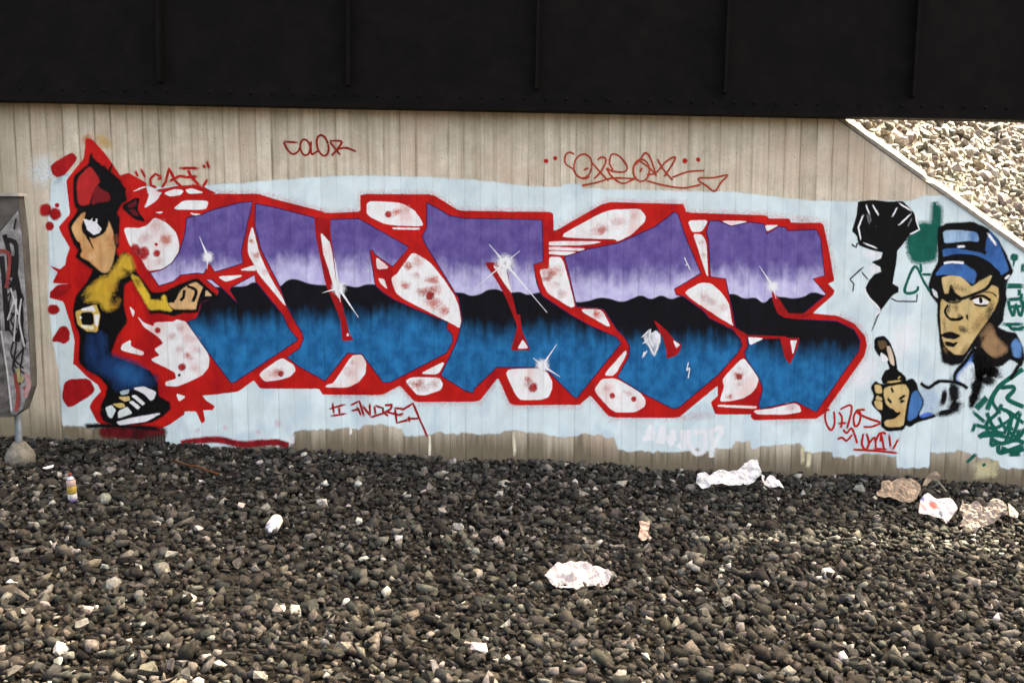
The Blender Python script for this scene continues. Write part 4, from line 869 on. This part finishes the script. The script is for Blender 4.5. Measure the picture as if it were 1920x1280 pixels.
# =================================================================== LITTER
def crumple(name, s, tilt, base_px, mat, amp, seed, label, cat, thick=.0025, fold=10.0, group=None, extra=None, lift=.02):
    """a torn sheet: its traced outline on a tilted plane standing on the stones, creased, with thickness"""
    P = round_poly(pts(s), .12, 1)
    b = ground(*base_px, lift)
    n_ = Vector((0, -math.cos(tilt), math.sin(tilt)))
    pl = []
    for a, c in P:
        d = ray(a, c); t = (b - CAM).dot(n_) / d.dot(n_); pl.append(CAM + d * t - b)
    bm = bmesh.new(); vs_ = [bm.verts.new(v) for v in pl]; bm.faces.new(vs_)
    bmesh.ops.triangulate(bm, faces=bm.faces)
    for _ in range(4):
        es = [e for e in bm.edges if e.calc_length() > .013]
        if es: bmesh.ops.subdivide_edges(bm, edges=es, cuts=1); bmesh.ops.triangulate(bm, faces=bm.faces)
    for v in bm.verts:
        q = v.co * fold + Vector((seed, seed * 1.7, 0))
        h = 1.3 * abs(noise.noise(q)) + .75 * abs(noise.noise(q * 2.3)) + .35 * abs(noise.noise(q * 5.1)) - .55 + .4 * noise.noise(q * .5)
        v.co += n_ * h * amp
    bm.normal_update()
    if sum((f.normal.dot(n_) for f in bm.faces)) < 0: bmesh.ops.reverse_faces(bm, faces=bm.faces)
    bmesh.ops.solidify(bm, geom=list(bm.faces), thickness=thick)
    o = bmobj(name, bm, mat); o.location = b
    return tag(o, label, cat, group)
paperw = simple('white_paper', (.78, .75, .73, 1), .8, 0, (.66, .62, .60, 1), 20)
tan = simple('tan_cardboard', (.34, .265, .20, 1), .9, 0, (.20, .15, .11, 1), 26)
brownp = simple('dirty_paper', (.36, .31, .27, 1), .9, 0, (.19, .155, .135, 1), 22)
crumple('torn_paper', "L3 250,440 370,410 450,480 560,400 640,370 920,390 1160,190 1270,190 1330,390 1345,450 1310,480 1260,510 1240,560 1130,610 1060,600 1040,570 1020,610 820,630 480,620 470,660 320,690 230,570", .62, (1345, 912), paperw, .045, 1.3, 'long torn white paper sheet peaked like a tent against the wall foot', 'paper')
crumple('torn_paper', "L3 1350,430 1410,452 1400,520 1420,560 1450,490 1500,460 1570,480 1660,550 1740,690 1650,650 1540,660 1410,615 1370,530", .8, (1450, 911), paperw, .03, 4.1, 'small white paper scrap lying beside the tent shaped torn sheet', 'paper')
crumple('cardboard_scrap', "L4 200,280 350,258 620,258 690,345 650,440 590,522 240,452 150,410 165,370 215,360", 1.05, (1690, 938), tan, .035, 2.2, 'flat tan cardboard scrap with rippled top by the wall foot', 'cardboard')
crumple('cardboard_strip', "L4 690,345 720,270 790,170 870,148 915,200 885,262 820,245 740,330 700,375", .45, (1735, 912), tan, .02, 6.0, 'bent tan cardboard strip arching up behind the printed paper', 'cardboard')
pp, nt_, p_ = newmat('printed_paper', .75)
geo_ = N(nt_, 'ShaderNodeNewGeometry')
pb = ground(1752, 965)
tc = N(nt_, 'ShaderNodeTexCoord')
def blotch(cx, cz, r, rgb, base):
    v = N(nt_, 'ShaderNodeVectorMath', operation='SUBTRACT'); nt_.links.new(tc.outputs['Object'], v.inputs[0]); v.inputs[1].default_value = (cx, 0, cz)
    v2 = scaled(nt_, v.outputs[0], 1, 0, 1.3); l = N(nt_, 'ShaderNodeVectorMath', operation='LENGTH'); nt_.links.new(v2, l.inputs[0])
    f = maprange(nt_, mathn(nt_, 'ADD', l.outputs['Value'], mathn(nt_, 'MULTIPLY', mathn(nt_, 'SUBTRACT', noisen(nt_, tc.outputs['Object'], 60), .5), .03)), r * .5, r, 1, 0)
    return mixc(nt_, f, base, rgb)
cc = blotch(.012, .055, .036, (.62, .16, .14, 1), (.62, .56, .55, 1)); cc = blotch(-.045, .085, .02, (.16, .16, .30, 1), cc); cc = blotch(-.06, .05, .024, (.72, .40, .36, 1), cc); cc = blotch(.045, .012, .02, (.12, .14, .18, 1), cc)
nt_.links.new(cc, p_.inputs['Base Color'])
crumple('printed_paper', "L4 680,480 720,430 770,405 830,470 1050,478 1132,570 1080,660 980,790 955,720 790,675 650,652", .75, (1752, 968), pp, .02, 8.4, 'white printed paper with red blotch and dark blue marks', 'paper')
crumple('paper_bag', "L4 1140,620 1170,560 1180,490 1215,540 1330,510 1440,592 1520,500 1640,478 1715,530 1700,640 1600,740 1440,785 1350,870 1280,940 1210,900 1230,830 1130,800 1190,720", 1.0, (1850, 985), brownp, .05, 3.3, 'crumpled dirty beige paper bag flattened on the stones', 'bag')
crumple('paper_scrap', "L4 1730,520 1800,580 1862,650 1845,705 1740,690 1735,600", .7, (1895, 972), simple('cream_scrap', (.48, .43, .36, 1), .9), .015, 5.3, 'stiff cream paper flap beside the dirty beige bag', 'paper')
crumple('torn_paper', "L2 385,940 440,870 540,808 620,770 700,740 820,750 880,790 960,820 1080,880 1200,945 1150,1030 1040,1075 900,1060 760,1110 600,1085 470,1040", 1.0, (1080, 1092), simple('pinkish_paper', (.60, .54, .52, 1), .8, 0, (.48, .42, .41, 1), 14), .045, 7.7, 'large pinkish white paper sheet lying out on the open ballast', 'paper')
crumple('paper_wad', "L2 1522,290 1590,300 1650,290 1652,350 1630,420 1645,480 1600,525 1570,542 1515,500 1530,420 1545,370", .9, (1207, 1008), simple('peach_paper', (.60, .43, .34, 1), .85, 0, (.42, .28, .22, 1), 40), .02, 9.1, 'small peach coloured twisted paper wad on the ballast', 'paper', fold=26)
crumple('paper_chip', "P 79,877 88,874 101,870 99,875 88,879", 1.0, (90, 878), paperw, .004, 2.0, 'tiny white paper chip near the cabinet footing', 'paper')

def spray_can(label, bands, capc, loc, rot, h=.175, r=.0325):
    t = empty('spray_can', loc); t.rotation_euler = rot; tag(t, label, 'spray can')
    z = 0.0
    for nm, z0, z1, c, rr in bands:
        v_, f_ = lathe([(rr - .0015, z0 * h), (rr, z0 * h + .002), (rr, z1 * h - .002), (rr - .0015, z1 * h)], 20)
        obj(nm, v_, f_, c, t, True)
    st = simple('can_steel', (.55, .55, .58, 1), .3, .8)
    v_, f_ = lathe([(r - .002, h), (r - .001, h + .004), (r * .72, h + .016), (r * .42, h + .020), (r * .40, h + .024)], 20)
    obj('shoulder', v_, f_, st, t, True)
    v_, f_ = lathe(capc[1], 16); v_ = [(a, b, c + h + .022) for a, b, c in v_]
    obj('nozzle', v_, f_, capc[0], t, True)
    return t
b1 = ground(137, 940)
yel = simple('can_yellow', (.46, .32, .07, 1), .5, 0, None, 60); cwh = simple('can_white', (.60, .58, .60, 1), .5, 0, None, 60); cpk = simple('can_pink', (.66, .46, .40, 1), .4); cpu = simple('can_purple', (.16, .12, .34, 1), .4); crd = simple('can_red', (.22, .04, .035, 1), .5)
spray_can('upright spray can with yellow, white and purple bands and red top', [('can_base', 0, .10, cpu, .0228), ('can_body', .10, .36, cwh, .024), ('label_band', .36, .72, yel, .0243), ('can_body', .72, 1.0, cpk, .024)],
    (crd, [(.010, 0), (.011, .008), (.008, .016), (.005, .018)]), (b1.x, b1.y, gz(b1.x) + .004), (.06, -.05, .4), h=.122, r=.024)
e0, e1 = ground(519, 978, .035), ground(497, 1013, .035)
dirv = (e1 - e0); dirv.z = GS * dirv.x; L_ = dirv.length
ccr = simple('can_cream', (.80, .74, .60, 1), .4, 0, (.74, .68, .58, 1)); clv = simple('can_lavender', (.66, .60, .70, 1), .45)
spray_can('cream spray can lying on its side among the stones', [('can_base', 0, .06, simple('can_rim', (.74, .66, .66, 1), .35, .3), .0315), ('can_body', .06, .86, ccr, .0335), ('label_band', .86, 1.0, clv, .0333)],
    (clv, [(.010, 0), (.011, .012), (.008, .024), (.006, .026)]), (e0.x, e0.y, gz(e0.x) + .045), dirv.normalized().to_track_quat('Z', 'Y').to_euler(), h=.15, r=.0335)
def rod(name, P, r, mat, label, cat):
    V, Fc = [], []; n_ = 8
    for i, p in enumerate(P):
        t = (P[min(i + 1, len(P) - 1)] - P[max(i - 1, 0)]).normalized(); a = t.cross(Vector((0, 0, 1))).normalized(); b = t.cross(a)
        for k in range(n_):
            th = 2 * math.pi * k / n_; V.append(p - P[0] + (a * math.cos(th) + b * math.sin(th)) * r)
    for i in range(len(P) - 1):
        for k in range(n_): j = (k + 1) % n_; Fc.append((i * n_ + k, i * n_ + j, (i + 1) * n_ + j, (i + 1) * n_ + k))
    Fc += [tuple(range(n_ - 1, -1, -1)), tuple((len(P) - 1) * n_ + k for k in range(n_))]
    o = obj(name, V, Fc, mat, None, True); o.location = P[0]; return tag(o, label, cat)
rod('rusty_rod', [ground(x, y, .03) for x, y in ((322, 862), (345, 870), (368, 874), (390, 882), (408, 888))], .007, simple('rust', (.12, .045, .02, 1), .9), 'bent rusty iron rod lying on the ballast near the figure', 'rod')
rod('thin_stick', [wall(1759, 902, -.28), wall(1770, 915, -.33), wall(1782, 931, -.40)], .004, simple('bleached_wood', (.48, .42, .34, 1), .9), 'thin bleached stick leaning beside the printed paper', 'stick')
